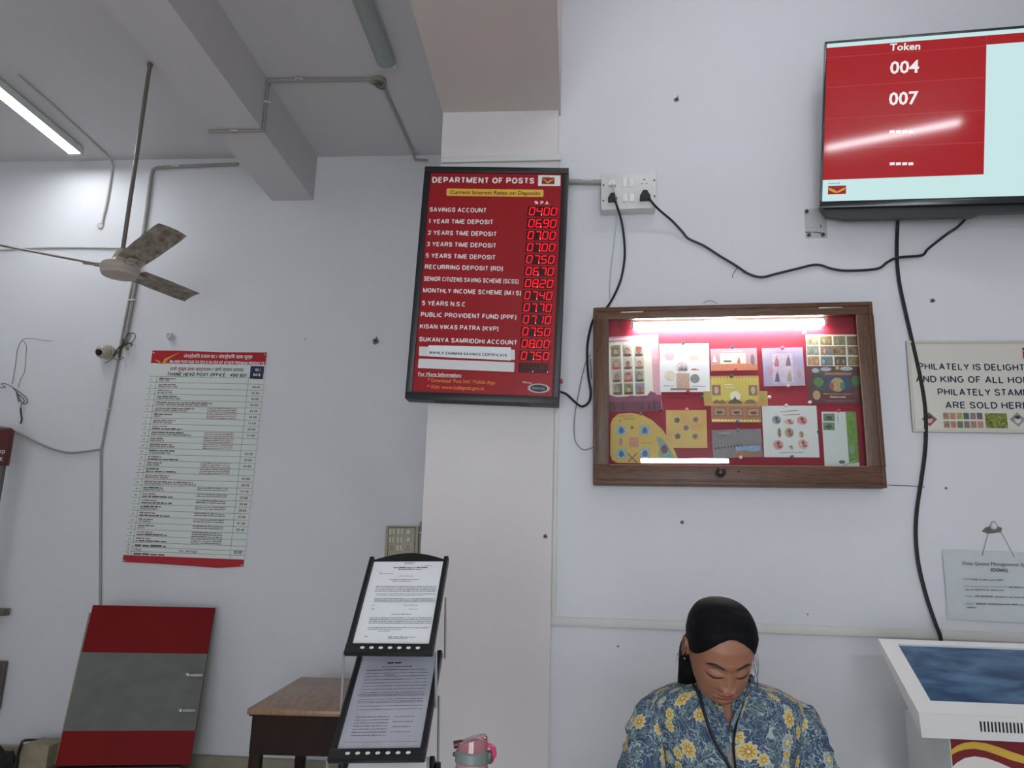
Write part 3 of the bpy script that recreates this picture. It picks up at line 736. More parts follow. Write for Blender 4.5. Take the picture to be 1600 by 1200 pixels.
scr = MB(); Zs = -.006
scr.rect(bt_, .03, TV_W-bt_, TV_H-bt_, s_white, Zs)
scr.build('screen', tv)
def TL(x, y): q = loc(T0, x, y, Zs); return (q.x, q.y)
ct = MB()
a = TL(1294, 73.5); b = TL(1541.5, 57); c = TL(1537, 272.5); d = TL(1285.5, 281.5)
xl, xr_, yt, yb = bt_, (b[0]+c[0])/2, (a[1]+b[1])/2, (c[1]+d[1])/2
ct.rect(xl, yb, xr_, yt, s_red, Zs+.001)
ct.rect(xr_, TL(1542, 70)[1], TV_W-bt_, yt, s_red, Zs+.001)
for p, q in (((1290, 90), (1540, 73)), ((1290, 137), (1540, 121)), ((1289, 186), (1539, 172)), ((1288, 234), (1538, 222))):
    y = (TL(*p)[1]+TL(*q)[1])/2; ct.rect(xl, y-.0012, xr_, y+.0012, s_line, Zs+.0014)
ct.rect(xr_-.002, yb, xr_, yt, s_line, Zs+.0015)
def tt(s, x0, y0, x1, y1, cap):
    a, b = TL(x0, y0), TL(x1, y1); k = abs(TL(x0, y0-cap)[1]-a[1]); ct.text(s, a[0], a[1], b[0], b[1], k, s_text, Zs+.002, .022, font=1)
tt('Token', 1390, 79.5, 1437.5, 77.5, 10.5); tt('004', 1390, 115.5, 1435.5, 113.3, 18.5); tt('007', 1388.5, 164.5, 1434.5, 162.3, 19)
for y in (208.5, 258.5):
    for k in range(4):
        a = TL(1390+k*9.7, y); b = TL(1397.8+k*9.7, y-4.8-k*0); ct.rect(a[0], a[1], b[0], b[1], s_text, Zs+.002)
a, b = TL(1293.5, 304), TL(1322, 290)
cx, cy, w_, h_ = (a[0]+b[0])/2, (a[1]+b[1])/2, b[0]-a[0], b[1]-a[1]
ct.rect(a[0], a[1], b[0], b[1], s_em, Zs+.002)
ct.poly([(cx+p*w_, cy+q*h_) for p, q in ((-.46, .3), (-.2, .1), (0, -.2), (.2, .05), (.46, .3), (.46, .05), (.1, -.32), (-.12, -.34), (-.46, .02))][::-1], s_gold, Zs+.0025)
a, b = TL(1294, 288), TL(1312, 287.3); ct.dashes(a[0], a[1], b[0], b[1], .008, s_grey, Zs+.002)
ct.build('screen_picture', tv)
# ------------------------------------------------------------------ glazed wooden stamp case
D_C = .085
cq = [(927, 480), (1365, 470), (1387, 760), (926, 758)]
A, cw, ch_, Cm = fit(WR, cq, D_C)
A = A @ TR(0, 0, -D_C+.001)
case = thing('display_case', A, 'brown wooden glass fronted stamp case with a light inside, on the wall', 'display case')
wood = mat('case_wood', (112, 76, 52), .42, noise=.4, nscale=14, stretch=(1, 9, 9), rgb2=(68, 43, 28), bump=.1, bscale=40)
wood_v = mat('case_wood_upright', (106, 72, 49), .42, noise=.4, nscale=14, stretch=(9, 1, 9), rgb2=(66, 42, 28), bump=.1, bscale=40)
o1 = loc(A, 951, 500, D_C); o2 = loc(A, 1354, 729, D_C); o3 = loc(A, 1339, 491, D_C); o4 = loc(A, 953, 725, D_C)
xl, xr, yt, yb = (o1.x+o4.x)/2, (o2.x+o3.x)/2, (o1.y+o3.y)/2, (o2.y+o4.y)/2
X0, X1, Y0, Y1 = -cw/2, cw/2, -ch_/2, ch_/2
bx = MB(); t = .022
bx.box((0, Y1-t/2, D_C*.42), (cw, t, D_C*.84), wood, bev=.002); bx.box((0, Y0+t/2, D_C*.42), (cw, t, D_C*.84), wood, bev=.002)
bx.box((X0+t/2, 0, D_C*.42), (t, ch_-2*t, D_C*.84), wood_v, bev=.002); bx.box((X1-t/2, 0, D_C*.42), (t, ch_-2*t, D_C*.84), wood_v, bev=.002)
bx.build('carcass', case)
MB().box((0, 0, .006), (cw-2*t+.002, ch_-2*t+.002, .012), mat('red_felt', (158, 28, 50), .85, noise=.22, nscale=30, stretch=(1, 8, 1), bump=.2, bscale=120)).build('felt_back', case)
dr = MB()
z0, z1 = D_C*.72, D_C
dr.box((0, (yt+Y1)/2, (z0+z1)/2), (cw-.008, Y1-yt-.004, z1-z0), wood, bev=.003); dr.box((0, (yb+Y0)/2, (z0+z1)/2), (cw-.008, yb-Y0-.004, z1-z0), wood, bev=.003)
dr.box(((xl+X0)/2, (yt+yb)/2, (z0+z1)/2), (xl-X0-.004, yt-yb+.004, z1-z0), wood_v, bev=.003); dr.box(((xr+X1)/2, (yt+yb)/2, (z0+z1)/2), (X1-xr-.004, yt-yb+.004, z1-z0), wood_v, bev=.003)
# raised moulding around the door
for cx, cy, sx, sy in ((0, Y1-.018, cw-.03, .008), (0, Y0+.02, cw-.03, .008), (X0+.018, 0, .008, ch_-.03), (X1-.018, 0, .008, ch_-.03)):
    dr.box((cx, cy, z1+.001), (sx, sy, .008), wood, bev=.003)
bead = mat('pale_bead', (150, 122, 92), .5)
dr.box((xr+.003, (yt+yb)/2, z1-.004), (.005, yt-yb, .006), bead); dr.box(((xl+xr)/2, yb-.002, z1-.004), (xr-xl, .004, .006), bead)
dr = dr.build('door', case)
MB().box(((xl+xr)/2, (yt+yb)/2, z0+.004), (xr-xl+.01, yt-yb+.01, .003), clear('case_glass', (250, 252, 252), .0, .022)).build('glass_pane', dr)
k = loc(A, 1125, 739, D_C)
MB().lathe([(.008, 0), (.008, .012), (.019, .02), (.021, .03), (.014, .038), (.004, .04)], mat('dark_knob', (40, 27, 22), .35), 18).build('knob', dr, TR(k.x, k.y, D_C))
k = loc(A, 1154, 737, D_C); MB().disc(0, 0, .006, .004, mat('keyhole', (10, 8, 8), .8), .0005, 12).build('keyhole', dr, TR(k.x, k.y, D_C))
for x0, x1, y in ((970, 1005, 487.5), (1279, 1316, 480.8)):
    a, b = loc(A, x0, y, D_C), loc(A, x1, y, D_C)
    MB().box((0, 0, .001), (b.x-a.x, .007, .004), mat('worn_brass', (176, 166, 146), .35, metal=.6), bev=.001).build('hinge', dr, TR((a.x+b.x)/2, (a.y+b.y)/2, D_C))
# lamp tube inside the case
a, b = loc(A, 990, 507, .04), loc(A, 1287, 501, .04)
M2 = A @ TR((a.x+b.x)/2, yt-.004, .035)
lampL = b.x-a.x
tl = thing('strip_light', M2, 'lit tube light inside the top of the stamp case', 'light')
MB().tube([(-lampL/2, -.016, 0), (lampL/2, -.016, 0)], .0125, glow('case_tube', (255, 250, 248), TUBE_STRENGTH['case']), 12).build('tube', tl)
hl_ = MB(); hl_.box((0, .004, 0), (lampL+.03, .012, .026), white_enamel, bev=.003)
for s in (-1, 1): hl_.box((s*(lampL/2+.006), -.012, 0), (.014, .03, .026), white_enamel, bev=.003)
hl_.build('holder', tl)

# ------------------------------------------------------------------ the stamp sheets pinned inside
ZB = .0125
class Sheet:
    def __init__(s, name, quad, col, label, lift=0.0, cat='stamp sheet', rough=.5, poly=None, noise=.04, rgb2=None, nscale=10):
        s.lift = lift
        M_, s.w, s.h, s.map = fit(A, quad, ZB+lift)
        s.M = M_ @ TR(0, 0, .0005)
        s.t = thing(name, s.M, label, cat, 'stamp sheets in the display case')
        base = MB(); m = mat('sheet_'+label[:18].replace(' ', '_'), col, rough, noise=noise, rgb2=rgb2, nscale=nscale)
        pts = [s.map(*p) for p in poly] if poly else [(-s.w/2, -s.h/2), (s.w/2, -s.h/2), (s.w/2, s.h/2), (-s.w/2, s.h/2)]
        base.prism(pts, 0, .0008, m); base.build('sheet', s.t)
        s.p = MB(); s.z = .001; s.k = s.w/max(1e-6, math.dist(quad[0], quad[1]))
    def r(s, x0, y0, x1, y1, m, dz=0): a, b = s.map(x0, y0), s.map(x1, y1); s.p.rect(a[0], a[1], b[0], b[1], m, s.z+dz); return s
    def o(s, x, y, rx, ry, m, dz=0, n=18): a = s.map(x, y); s.p.disc(a[0], a[1], rx*s.k, ry*s.k, m, s.z+dz, n); return s
    def g(s, pts, m, dz=0):
        P = [s.map(*p) for p in pts]
        ar = sum(P[i][0]*P[(i+1) % len(P)][1]-P[(i+1) % len(P)][0]*P[i][1] for i in range(len(P)))
        s.p.poly(P if ar > 0 else P[::-1], m, s.z+dz); return s
    def d(s, x0, y0, x1, y1, h, m, dz=0): a, b = s.map(x0, y0), s.map(x1, y1); s.p.dashes(a[0], a[1], b[0], b[1], h*s.k, m, s.z+dz, .2); return s
    def txt(s, t, x0, y0, x1, y1, cap, m, dz=0): a, b = s.map(x0, y0), s.map(x1, y1); s.p.text(t, a[0], a[1], b[0], b[1], cap*s.k, m, s.z+dz, .01); return s
    def done(s, name='printed_picture'): s.p.build(name, s.t); return s
def ip(c, noise=.3, ns=120, c2=None): return mat('print_%d_%d_%d_%d' % (*c, ns), c, .5, noise=noise, nscale=ns, rgb2=c2)
def portrait(s, x, y, w, h, bg, skin, hair, top=0):
    """generic head-and-shoulders stamp"""
    s.r(x, y, x+w, y+h, ip(bg, .2, 150))
    s.o(x+w*.5, y+h*1.0-h*.13, w*.4, h*.14, ip(hair, .2, 200), .0002)
    s.o(x+w*.5, y+h*.5, w*.22, h*.26, ip(hair, .2, 200), .0003)
    s.o(x+w*.5, y+h*.56, w*.19, h*.24, ip(skin, .15, 200), .0005)
    if top: s.o(x+w*.5, y+h*.27, w*.3, h*.13, ip(top, .2, 200), .0007)
# 1 portraits sheet
s = Sheet('stamp_sheet', [(940, 528), (1028, 522), (1035, 641), (942, 644)], (214, 176, 184), 'tall pink sheet with rows of portrait stamps at the case left end', 0, rgb2=(190, 130, 145))
s.r(937, 620, 1034, 642, ip((120, 48, 72), .4, 40, (86, 34, 54)))
s.g([(937, 624), (950, 616), (970, 622), (985, 617), (1008, 622), (1016, 610), (1034, 618), (1034, 626), (937, 628)], ip((140, 70, 92), .3, 60), .0001)
for x, hh in ((944, 10), (958, 14), (972, 12), (1003, 9), (1022, 20), (1014, 12)):
    s.g([(x-3, 640), (x+3, 640), (x+2, 640-hh*.5), (x, 640-hh), (x-2, 640-hh*.5)], ip((74, 30, 50), .3, 80), .0002)
s.r(938, 537, 1021, 618, mat('stamp_paper', (226, 220, 206), .5))
bgs = [(130, 140, 120), (150, 160, 90), (150, 140, 120), (150, 190, 150), (190, 150, 110), (160, 165, 120), (150, 145, 140), (205, 175, 150), (180, 120, 90), (180, 185, 140), (140, 50, 48), (110, 150, 110), (96, 80, 110), (120, 110, 90), (170, 180, 110), (170, 180, 205)]
for r in range(4):
    for c in range(4):
        x = 935.2+c*17.8+r*.5+(1.5 if c else 0); y = 540-r*.2+r*20-c*.5
        b = bgs[r*4+c]; portrait(s, x, y, 15.6, 17.6, b, (190, 150, 120) if (r+c) % 3 else (150, 110, 90), ((96, 74, 60), (120, 96, 76), (84, 60, 54))[(r+c) % 3] if (r*3+c) % 4 else (170, 70, 60), (170, 60, 56) if (r+2*c) % 5 == 1 else 0)
for k in range(14): s.o(1023+random.uniform(-1, 5), 537+k*6, 1.6, 1.6, ip((228, 160, 170), .2, 200), .0003, 8)
s.d(946, 532.5, 1000, 529, 3.2, white_print); s.d(962, 536, 1000, 533.6, 2, white_print); s.done()
# 2 white sheet of round pictures
s = Sheet('stamp_sheet', [(1030, 537), (1108, 537), (1109, 612), (1032, 613)], (226, 226, 228), 'white square sheet with round pink vignettes under the case light', .001)
for x, y, r, c in ((1046, 556, 8, (205, 150, 160)), (1085, 556, 9, (196, 170, 160)), (1047, 588, 9, (190, 180, 165)), (1086, 592, 7.5, (110, 104, 106)), (1066, 575, 10, (190, 178, 180))):
    s.o(x, y, r, r, ip(c, .35, 110, tuple(min(255, v+40) for v in c)))
s.r(1057, 584, 1078, 608, ip((200, 170, 150), .35, 140)); s.r(1048, 607, 1090, 609.5, ip((140, 110, 110), .2, 150), .0002)
s.d(1081, 579, 1092, 579, 3.2, ip((170, 80, 80), .1, 90)); s.d(1037, 604, 1054, 604, 1.6, grey_ink); s.d(1080, 604, 1102, 604, 1.6, grey_ink)
for k in range(7): s.g([(1060+k*2, 580), (1061.2+k*2, 571+random.uniform(-2, 2)), (1062.2+k*2, 580)], ip((90, 80, 84), .2, 200), .0003)
s.done()
# 3 caravan sheet
s = Sheet('stamp_sheet', [(1110, 545), (1182, 544), (1184, 578), (1111, 580)], (190, 150, 160), 'small landscape sheet with a desert caravan over an orange ground', .001)
s.g([(1111, 572), (1125, 569), (1150, 567), (1183, 569), (1184, 578), (1112, 580)], ip((215, 140, 96), .35, 120, (190, 110, 80)))
s.r(1125, 552, 1166, 568, mat('cream_print', (228, 220, 206), .5), .0002)
for k in range(4): s.o(1133+k*3, 564.5, 1.5, 1.7, ip((90, 66, 56), .2, 200), .0004, 8)
s.g([(1152, 568), (1155, 556), (1158, 568)], ip((190, 116, 100), .2, 200), .0004); s.g([(1113, 566), (1116, 554), (1121, 566)], mat('cream_print'), .0004)
s.o(1176, 562, 3.2, 9, ip((130, 116, 116), .3, 160), .0004); s.d(1130, 549.7, 1161, 549.3, 2.2, white_print); s.done()
# 4 golden architecture sheet (stepped outline)
s = Sheet('stamp_sheet', [(1099, 588), (1199, 587), (1201, 659), (1101, 660)], (186, 158, 84), 'golden stepped sheet with a temple skyline in the case centre', .002,
          poly=[(1110, 588), (1186, 587), (1187, 611), (1199, 611), (1200, 634), (1188, 635), (1189, 659.5), (1112, 660), (1111, 635), (1100, 635), (1099, 612), (1110, 612)], rgb2=(160, 130, 60))
s.r(1111, 593, 1186, 632, ip((196, 190, 84), .25, 25, (206, 176, 70)))
s.r(1112, 635, 1188, 655, ip((176, 120, 78), .2, 40)); s.r(1101, 627, 1199, 634, ip((200, 150, 80), .2, 40), .0002)
s.o(1149, 619.5, 8.5, 8.5, mat('moon_print', (226, 220, 196), .5), .0003)
s.g([(1137, 631), (1141, 626), (1146, 624), (1148.5, 619.5), (1151, 624), (1156, 626), (1161, 631)], ip((84, 74, 64), .3, 200), .0005)
s.g([(1114, 631), (1116, 627), (1120, 625), (1124, 627.5), (1130, 625), (1135, 631)], ip((130, 106, 74), .3, 200), .0004); s.g([(1163, 631), (1166, 626), (1172, 624), (1178, 625), (1182, 631)], ip((130, 106, 74), .3, 200), .0004)
for x in (1112.5, 1170): s.r(x, 602, x+14, 618, ip((150, 104, 90), .25, 150), .0004); s.o(x+7, 610, 3.5, 6, ip((205, 180, 150), .3, 200), .0006)
for x in (1114.5, 1141, 1167): s.r(x, 637.5, x+20, 650.5, ip((140, 92, 74), .2, 150), .0004); s.r(x+1.6, 639, x+18.4, 649, ip((196, 160, 120), .35, 150, (150, 110, 84)), .0006); s.o(x+10, 645, 5, 2.6, ip((104, 74, 60), .3, 200), .0008)
gf = mat('gold_foil', (220, 186, 104), .3, metal=.5)
for k in range(15):
    x = 1112.5+k*4.9; s.g([(x, 593), (x+3.6, 593), (x+1.8, 588.6)], gf, .0006); s.o(x+2, 657.2, 1.9, 1.9, gf, .0006, 8)
s.d(1132, 602, 1146, 602, 2.4, mat('cream_print'), .0006); s.d(1134, 606, 1148, 606, 2, mat('cream_print'), .0006); s.done()
# 5 lavender figures sheet
s = Sheet('stamp_sheet', [(1190, 544), (1254, 543), (1258, 602), (1194, 604)], (186, 176, 196), 'square lavender sheet with four standing costumed figures', .001, rgb2=(150, 140, 176), nscale=7)
s.r(1206, 553, 1241, 598, ip((206, 196, 204), .25, 60, (176, 160, 190)))
for x, y, c in ((1214, 564, (180, 110, 120)), (1232, 563, (120, 100, 110)), (1215, 588, (110, 92, 110)), (1234, 587, (170, 160, 150))):
    s.g([(x-4, y+9), (x+4, y+9), (x+2.4, y-2), (x, y-7), (x-2.4, y-2)], ip(c, .3, 180), .0004); s.o(x, y-7, 1.9, 2.3, ip((196, 156, 130), .1, 200), .0006, 10)
s.o(1203, 580, 3, 9, ip((196, 150, 170), .2, 120), .0003); s.o(1249, 585, 3, 8, ip((196, 150, 160), .2, 120), .0003); s.done()
# 6 epic sheet
s = Sheet('stamp_sheet', [(1257, 523), (1349, 522), (1354, 631), (1263, 630)], (96, 44, 46), 'tall maroon illustrated sheet with a block of small stamps at its top', 0)
s.r(1258, 523.5, 1349, 573, mat('stamp_paper'))
ac = [(190, 170, 130), (160, 130, 70), (130, 150, 110), (150, 96, 84), (150, 170, 140), (176, 140, 100), (110, 140, 100), (150, 120, 90), (196, 160, 130), (90, 130, 170), (70, 90, 84), (170, 140, 90)]
for r in range(3):
    for c in range(4):
        x = 1259.5+c*21.2+r*.7; y = 525.5+r*16.2
        if r == 1 and c == 2: continue
        w = 40.5 if (r == 1 and c == 1) else 19.2
        s.r(x, y, x+w, y+14.2, ip(ac[r*4+c], .5, 130, tuple(int(v*.6) for v in ac[(r*4+c+5) % 12])), .0002)
        for j in range(2 if w < 30 else 4): s.o(x+4+j*9+random.uniform(0, 3), y+8, 2.4, 4, ip(ac[(r*4+c+3+j) % 12], .3, 200), .0004, 10)
s.g([(1270, 612), (1270, 590), (1280, 580), (1305, 576), (1330, 580), (1342, 590), (1342, 612)], ip((70, 90, 70), .4, 70, (60, 40, 50)), .0002)
s.r(1290, 586, 1328, 612, ip((60, 76, 110), .3, 80), .0004); s.o(1308, 602, 11, 12, ip((196, 176, 110), .4, 120, (150, 130, 80)), .0006); s.r(1288, 583, 1330, 587, ip((176, 110, 70), .2, 90), .0006)
for x, y, rx, ry, c in ((1274, 580, 6, 4, (176, 186, 196)), (1322, 577, 10, 3.5, (190, 200, 208)), (1290, 578, 9, 3.5, (170, 184, 196)), (1279, 598, 8, 8, (96, 130, 80)), (1337, 596, 7, 9, (90, 120, 76)), (1276, 618, 6, 8, (190, 160, 120)), (1338, 616, 5, 8, (120, 70, 60)), (1308, 576, 3, 3, (214, 170, 80)), (1299, 604, 4, 6, (170, 90, 80)), (1316, 604, 4, 6, (90, 130, 120))):
    s.o(x, y, rx, ry, ip(c, .35, 130), .0008)
s.txt('RAMAYANA', 1297, 622, 1321, 622.3, 3, mat('cream_print'), .001); s.d(1286, 616.5, 1330, 616.8, 1.8, gold, .001); s.d(1290, 627, 1336, 627.5, 2, rust_ink, .001); s.done()
# 7 yellow flower sheet
s = Sheet('stamp_sheet', [(1040, 641), (1104, 641), (1105, 700), (1042, 700)], (214, 186, 96), 'square yellow sheet with five flower pictures', .0015, rgb2=(206, 150, 84), nscale=9)
for x, y in ((1058, 657), (1087, 656), (1072, 669), (1059, 682), (1086, 682)):
    s.o(x, y, 7.5, 7.5, ip((206, 190, 120), .2, 90), .0002)
    for k in range(5):
        a_ = k*2*PI/5+x; s.o(x+3*math.cos(a_), y+3*math.sin(a_), 2.1, 2.1, ip((120, 104, 64) if x < 1070 else (170, 110, 80), .3, 200), .0004, 8)
    s.o(x, y, 1.6, 1.6, ip((90, 60, 50), .2, 200), .0006, 8)
s.done()
# 8 yellow rounded sports sheet
s = Sheet('stamp_sheet', [(953, 645), (1062, 645), (1062, 725), (953, 725)], (206, 172, 80), 'large yellow round edged sheet with small sports stamps in the lower left corner', .001,
          poly=[(954, 664), (957, 655), (966, 647), (985, 645), (1003, 648), (1020, 657), (1036, 672), (1047, 690), (1055, 706), (1059, 718), (1052, 722), (1010, 724), (965, 724), (956, 719), (953.5, 710)])
for x, y in ((963, 665), (1000, 665), (963, 702), (1000, 701)): s.r(x, y, x+15.5, y+15, ip((80, 140, 170), .5, 120, (190, 190, 170)), .0002); s.o(x+8, y+8, 4, 5, ip((50, 100, 150), .3, 200), .0004)
s.r(983, 684, 998, 699, ip((210, 150, 120), .4, 140), .0002); s.g([(1025, 683), (1034, 684), (1042, 694), (1049, 706), (1054, 716), (1028, 714), (1031, 700)], ip((90, 140, 110), .4, 80, (150, 160, 150)), .0003)
s.o(1038, 702, 5, 7, ip((120, 50, 70), .3, 150), .0005); s.g([(981, 708), (996, 722), (994.5, 723.5), (980, 709.5)], rust_ink, .0004); s.g([(995, 708), (981, 721), (982.4, 722.4), (996.2, 709.4)], rust_ink, .0004)
s.txt('HOCKEY', 974, 656, 993, 656.2, 3.4, ip((150, 110, 50), .1, 90), .0003); s.d(964, 651, 990, 650.5, 1.8, ip((170, 130, 60), .1, 90), .0003); s.o(969.5, 658, 2.5, 2.2, ip((110, 90, 50), .1, 90), .0004, 3); s.o(988, 668.5, 2.8, 2.8, ip((120, 90, 50), .1, 90), .0004, 10); s.d(1003, 693, 1020, 694, 3, ip((176, 150, 60), .1, 90), .0004)
s.o(970, 691, 2.4, 7, ip((176, 120, 140), .2, 90), .0004); s.done()
# 9 grey desert sheet
s = Sheet('stamp_sheet', [(1111, 671), (1188, 671), (1193, 715), (1115, 715)], (112, 106, 108), 'grey desert landscape sheet with a blue stamp in its corner', .001, rgb2=(140, 132, 132), nscale=14)
s.g([(1112, 689), (1135, 682), (1165, 688), (1190, 684), (1191, 695), (1150, 692), (1113, 697)], ip((136, 128, 124), .2, 60), .0002)
s.r(1150, 697.5, 1190, 713, ip((84, 140, 186), .3, 60, (150, 180, 200)), .0003); s.g([(1150, 713), (1150, 706), (1162, 703), (1172, 706), (1190, 705), (1190, 713)], ip((176, 110, 80), .3, 120), .0005)
for k in range(9): s.o(1118+k*5, 700-k*.5, 1.3, 1.8, ip((60, 56, 58), .2, 200), .0004, 8)
s.d(1122, 676.5, 1140, 677.3, 2, ip((170, 170, 172), .1, 90), .0004); s.done()
# 10 white sheet with classical figures
s = Sheet('stamp_sheet', [(1190, 634), (1275, 634), (1281, 715), (1194, 714)], (222, 222, 218), 'large white square sheet with rows of reddish figures, lower right of centre', .0015)
fc = [(120, 124, 130), (190, 146, 138), (180, 118, 112), (140, 116, 96), (160, 124, 104), (170, 140, 120), (182, 122, 112), (176, 158, 140), (186, 142, 134)]
for i, (x, y, rx, ry) in enumerate(((1213, 656, 7, 7), (1233, 659, 8, 5), (1253, 657, 8, 7), (1217.5, 676, 3, 8), (1233, 676, 7, 8), (1252, 679, 4, 6), (1216, 695, 8, 8), (1236, 699, 4, 4), (1255, 694, 8, 8))):
    s.o(x, y, rx, ry, ip(fc[i], .5, 160, tuple(min(255, int(v*1.35)) for v in fc[i])), .0002)
    s.o(x, y-ry*.3, rx*.35, ry*.4, ip(tuple(int(v*.7) for v in fc[i]), .2, 200), .0004, 10); s.o(x+rx*.3, y+ry*.35, rx*.45, ry*.3, ip(tuple(int(v*.8) for v in fc[i]), .2, 200), .0005, 10)
s.d(1219, 644, 1247, 642, 2, grey_ink); s.d(1224, 649, 1250, 648, 1.8, rust_ink); s.d(1218, 708, 1256, 707.5, 1.6, grey_ink); s.done()
# 11 green and white cover
s = Sheet('stamp_cover', [(1283, 643), (1337, 644), (1343, 729), (1289, 729)], (216, 220, 216), 'tall green and white postal cover at the case lower right', .001, 'stamp cover')
s.g([(1321, 644), (1337, 644), (1342.5, 722), (1327, 725)], ip((120, 160, 70), .3, 50, (90, 130, 50)))
for y in (646, 660): s.r(1285.5, y, 1304.5, y+12.5, ip((140, 156, 120), .5, 110, (70, 84, 70)), .0003); s.o(1295, y+7, 5, 3.4, ip((70, 80, 76), .3, 200), .0005)
s.o(1331, 703, 4, 8, ip((150, 170, 150), .4, 140), .0005); s.o(1316, 722, 5, 3, ip((96, 110, 96), .4, 160), .0005); s.d(1318, 729, 1341, 719, 3, ip((170, 190, 150), .2, 90), .0004)
s.o(1309, 655, 1.2, 9, ip((190, 196, 190), .2, 90), .0003); s.done()
# push pins
pc = {'teal': (70, 120, 116), 'red': (200, 60, 70), 'blue': (60, 90, 150), 'magenta': (196, 60, 110), 'green': (50, 110, 70), 'white': (226, 218, 208), 'pink': (226, 130, 150), 'navy': (44, 60, 96), 'yellow': (220, 170, 70), 'grey': (84, 92, 100)}
pins = [(1067, 537, 'teal', 'above the round vignette sheet'), (1075, 611, 'red', 'below the round vignette sheet'), (1144, 543, 'blue', 'above the desert caravan sheet'), (1149, 578, 'magenta', 'below the desert caravan sheet'),
        (1143, 588, 'green', 'above the golden temple sheet'), (1097, 621, 'green', 'at the golden temple sheet left edge'), (1202, 621, 'white', 'at the golden temple sheet right edge'), (1222, 544, 'pink', 'above the lavender figures sheet'),
        (1231, 603, 'white', 'below the lavender figures sheet'), (1256, 521, 'white', 'at the maroon illustrated sheet top corner'), (1265, 629, 'white', 'at the maroon illustrated sheet lower corner'), (1228, 634, 'white', 'above the white sheet of reddish figures'),
        (1237, 714, 'green', 'below the white sheet of reddish figures'), (1279, 675, 'navy', 'between the white sheet and the green cover'), (1310, 642, 'red', 'above the green and white cover'), (1152, 659, 'blue', 'below the golden temple sheet'),
        (1153, 672, 'teal', 'above the grey desert sheet'), (1157, 715, 'white', 'below the grey desert sheet'), (1073, 640, 'yellow', 'above the yellow flower sheet'), (1034, 640, 'grey', 'at the portrait sheet lower right corner'), (1001, 647, 'grey', 'above the yellow sports sheet')]
for x, y, c, where in pins:
    p = loc(A, x, y, ZB+.006)
    m = MB().lathe([(.001, 0), (.001, .006), (.0068, .007), (.0075, .009), (.0052, .012), (.0048, .017), (.0072, .02), (.006, .023)], mat('pin_'+c, pc[c], .3), 12)
    o = m.build('push_pin', None, A @ TR(p.x, p.y, ZB-.001)); tag(o, c+' push pin '+where, 'push pin', 'push pins in the display case')
# ------------------------------------------------------------------ ceiling fan
fanp = mat('fan_enamel', (176, 166, 152), .4, noise=.12, nscale=14)
bladem = mat('dusty_blade', (180, 170, 156), .5, noise=.5, nscale=6, rgb2=(96, 78, 62), stretch=(2, 4, 2))
fx, fy, fz = -2.676, 4.072, 3.097
fan = thing('ceiling_fan', TR(fx, fy, ZC), 'dusty three bladed ceiling fan on a long rod in the left bay', 'fan')
G = TR(0, 0, fz-ZC)
MB().tube([(0, 0, 0), (0, 0, fz-ZC+.06)], .0125, mat('rod_grey', (120, 112, 104), .4, metal=.3), 10).build('downrod', fan)
MB().lathe([(.016, 0), (.018, -.012), (.0135, -.03)], mat('rod_grey'), 12).build('ceiling_hook', fan)
MB().lathe([(.02, .11), (.032, .105), (.05, .05), (.056, .03), (.075, .015), (.085, .0)], fanp, 22).build('upper_cup', fan, G)
MB().lathe([(.08, .02), (.1, .012), (.108, -.002), (.108, -.02), (.101, -.03), (.104, -.038), (.094, -.055), (.05, -.064), (.004, -.066)], mat('fan_motor', (186, 172, 160), .38, noise=.1, nscale=18), 32).build('motor', fan, G)
for k in range(3):
    th = math.radians(82-120*k)
    b = MB()
    def bl(r, s): # blade section
        w = .066+.007*min(1, (r-.14)/.2)
        return w
    top = []; n = 10
    for i in range(n+1):
        r = .135+(.68-.135)*i/n; w = bl(r, 0)
        if i == n: w *= .94
        row = []
        for j in range(7):
            s_ = -1+2*j/6; zc = -s_*w*.26+.008*(1-s_*s_)
            row.append((r+(.02*s_ if i == n else 0), s_*w, zc+.082*(r-.12)))
        top.append(row)
    b.grid(top, bladem); b.grid([[(p[0], p[1], p[2]-.0025) for p in r][::-1] for r in top], bladem)
    b.box((.15, 0, .0), (.10, .05, .006), fanp, bev=.002)
    b.box((.115, 0, -.004), (.05, .035, .012), fanp, bev=.003)
    b.build('blade', fan, G @ RZ(th))

# ------------------------------------------------------------------ pipes and wires of the left bay
pvc = mat('pvc_pipe', (196, 192, 184), .5, noise=.08, nscale=10)
pvc_g = mat('grey_pipe', (158, 154, 148), .5, noise=.1, nscale=10)
clipm = mat('pipe_clip', (205, 202, 196), .45)
def W3(M, pts, z): return [M @ loc(M, x, y, z) for x, y in pts]
def pipe(label, pts, r, m, clips=(), name='conduit_pipe', extra=None):
    o = tag(MB().tube(pts, r, m, 8).build(name), label, 'pipe')
    for i, p in enumerate(clips):
        q = MB().tube([(p+Vector(d)*r*1.5) for d in ((-1.6, 0, 0), (-1, -.8, 0), (0, -1, 0), (1, -.8, 0), (1.6, 0, 0))], r*.5, clipm, 6).build('saddle_clip', o)
    return o
CP = [hitZ(x, y, ZC-.012) for x, y in ((28, 118), (80, 163), (140, 218), (171, 247))]
pipe('white pipe from the lit tube down to a round outlet on the back wall', CP+W3(WB, [(176, 259), (172, 285), (166, 318), (158.5, 350)], .014), .008, pvc, [CP[1]])
A = anchor(WB, 157.5, 353)
o = thing('wall_outlet', A, 'small round white outlet at the end of the tube light pipe', 'outlet')
MB().lathe([(.026, 0), (.026, .012), (.018, .016), (.014, .012), (.004, .012)], clipm, 16).build('cover', o)
pb = W3(WB, [(372, 256.5), (330, 258), (275, 260.5), (246, 262), (239, 265), (236, 275), (229, 330), (222, 378), (214, 430), (207, 470), (200, 508), (194, 540)], .016)
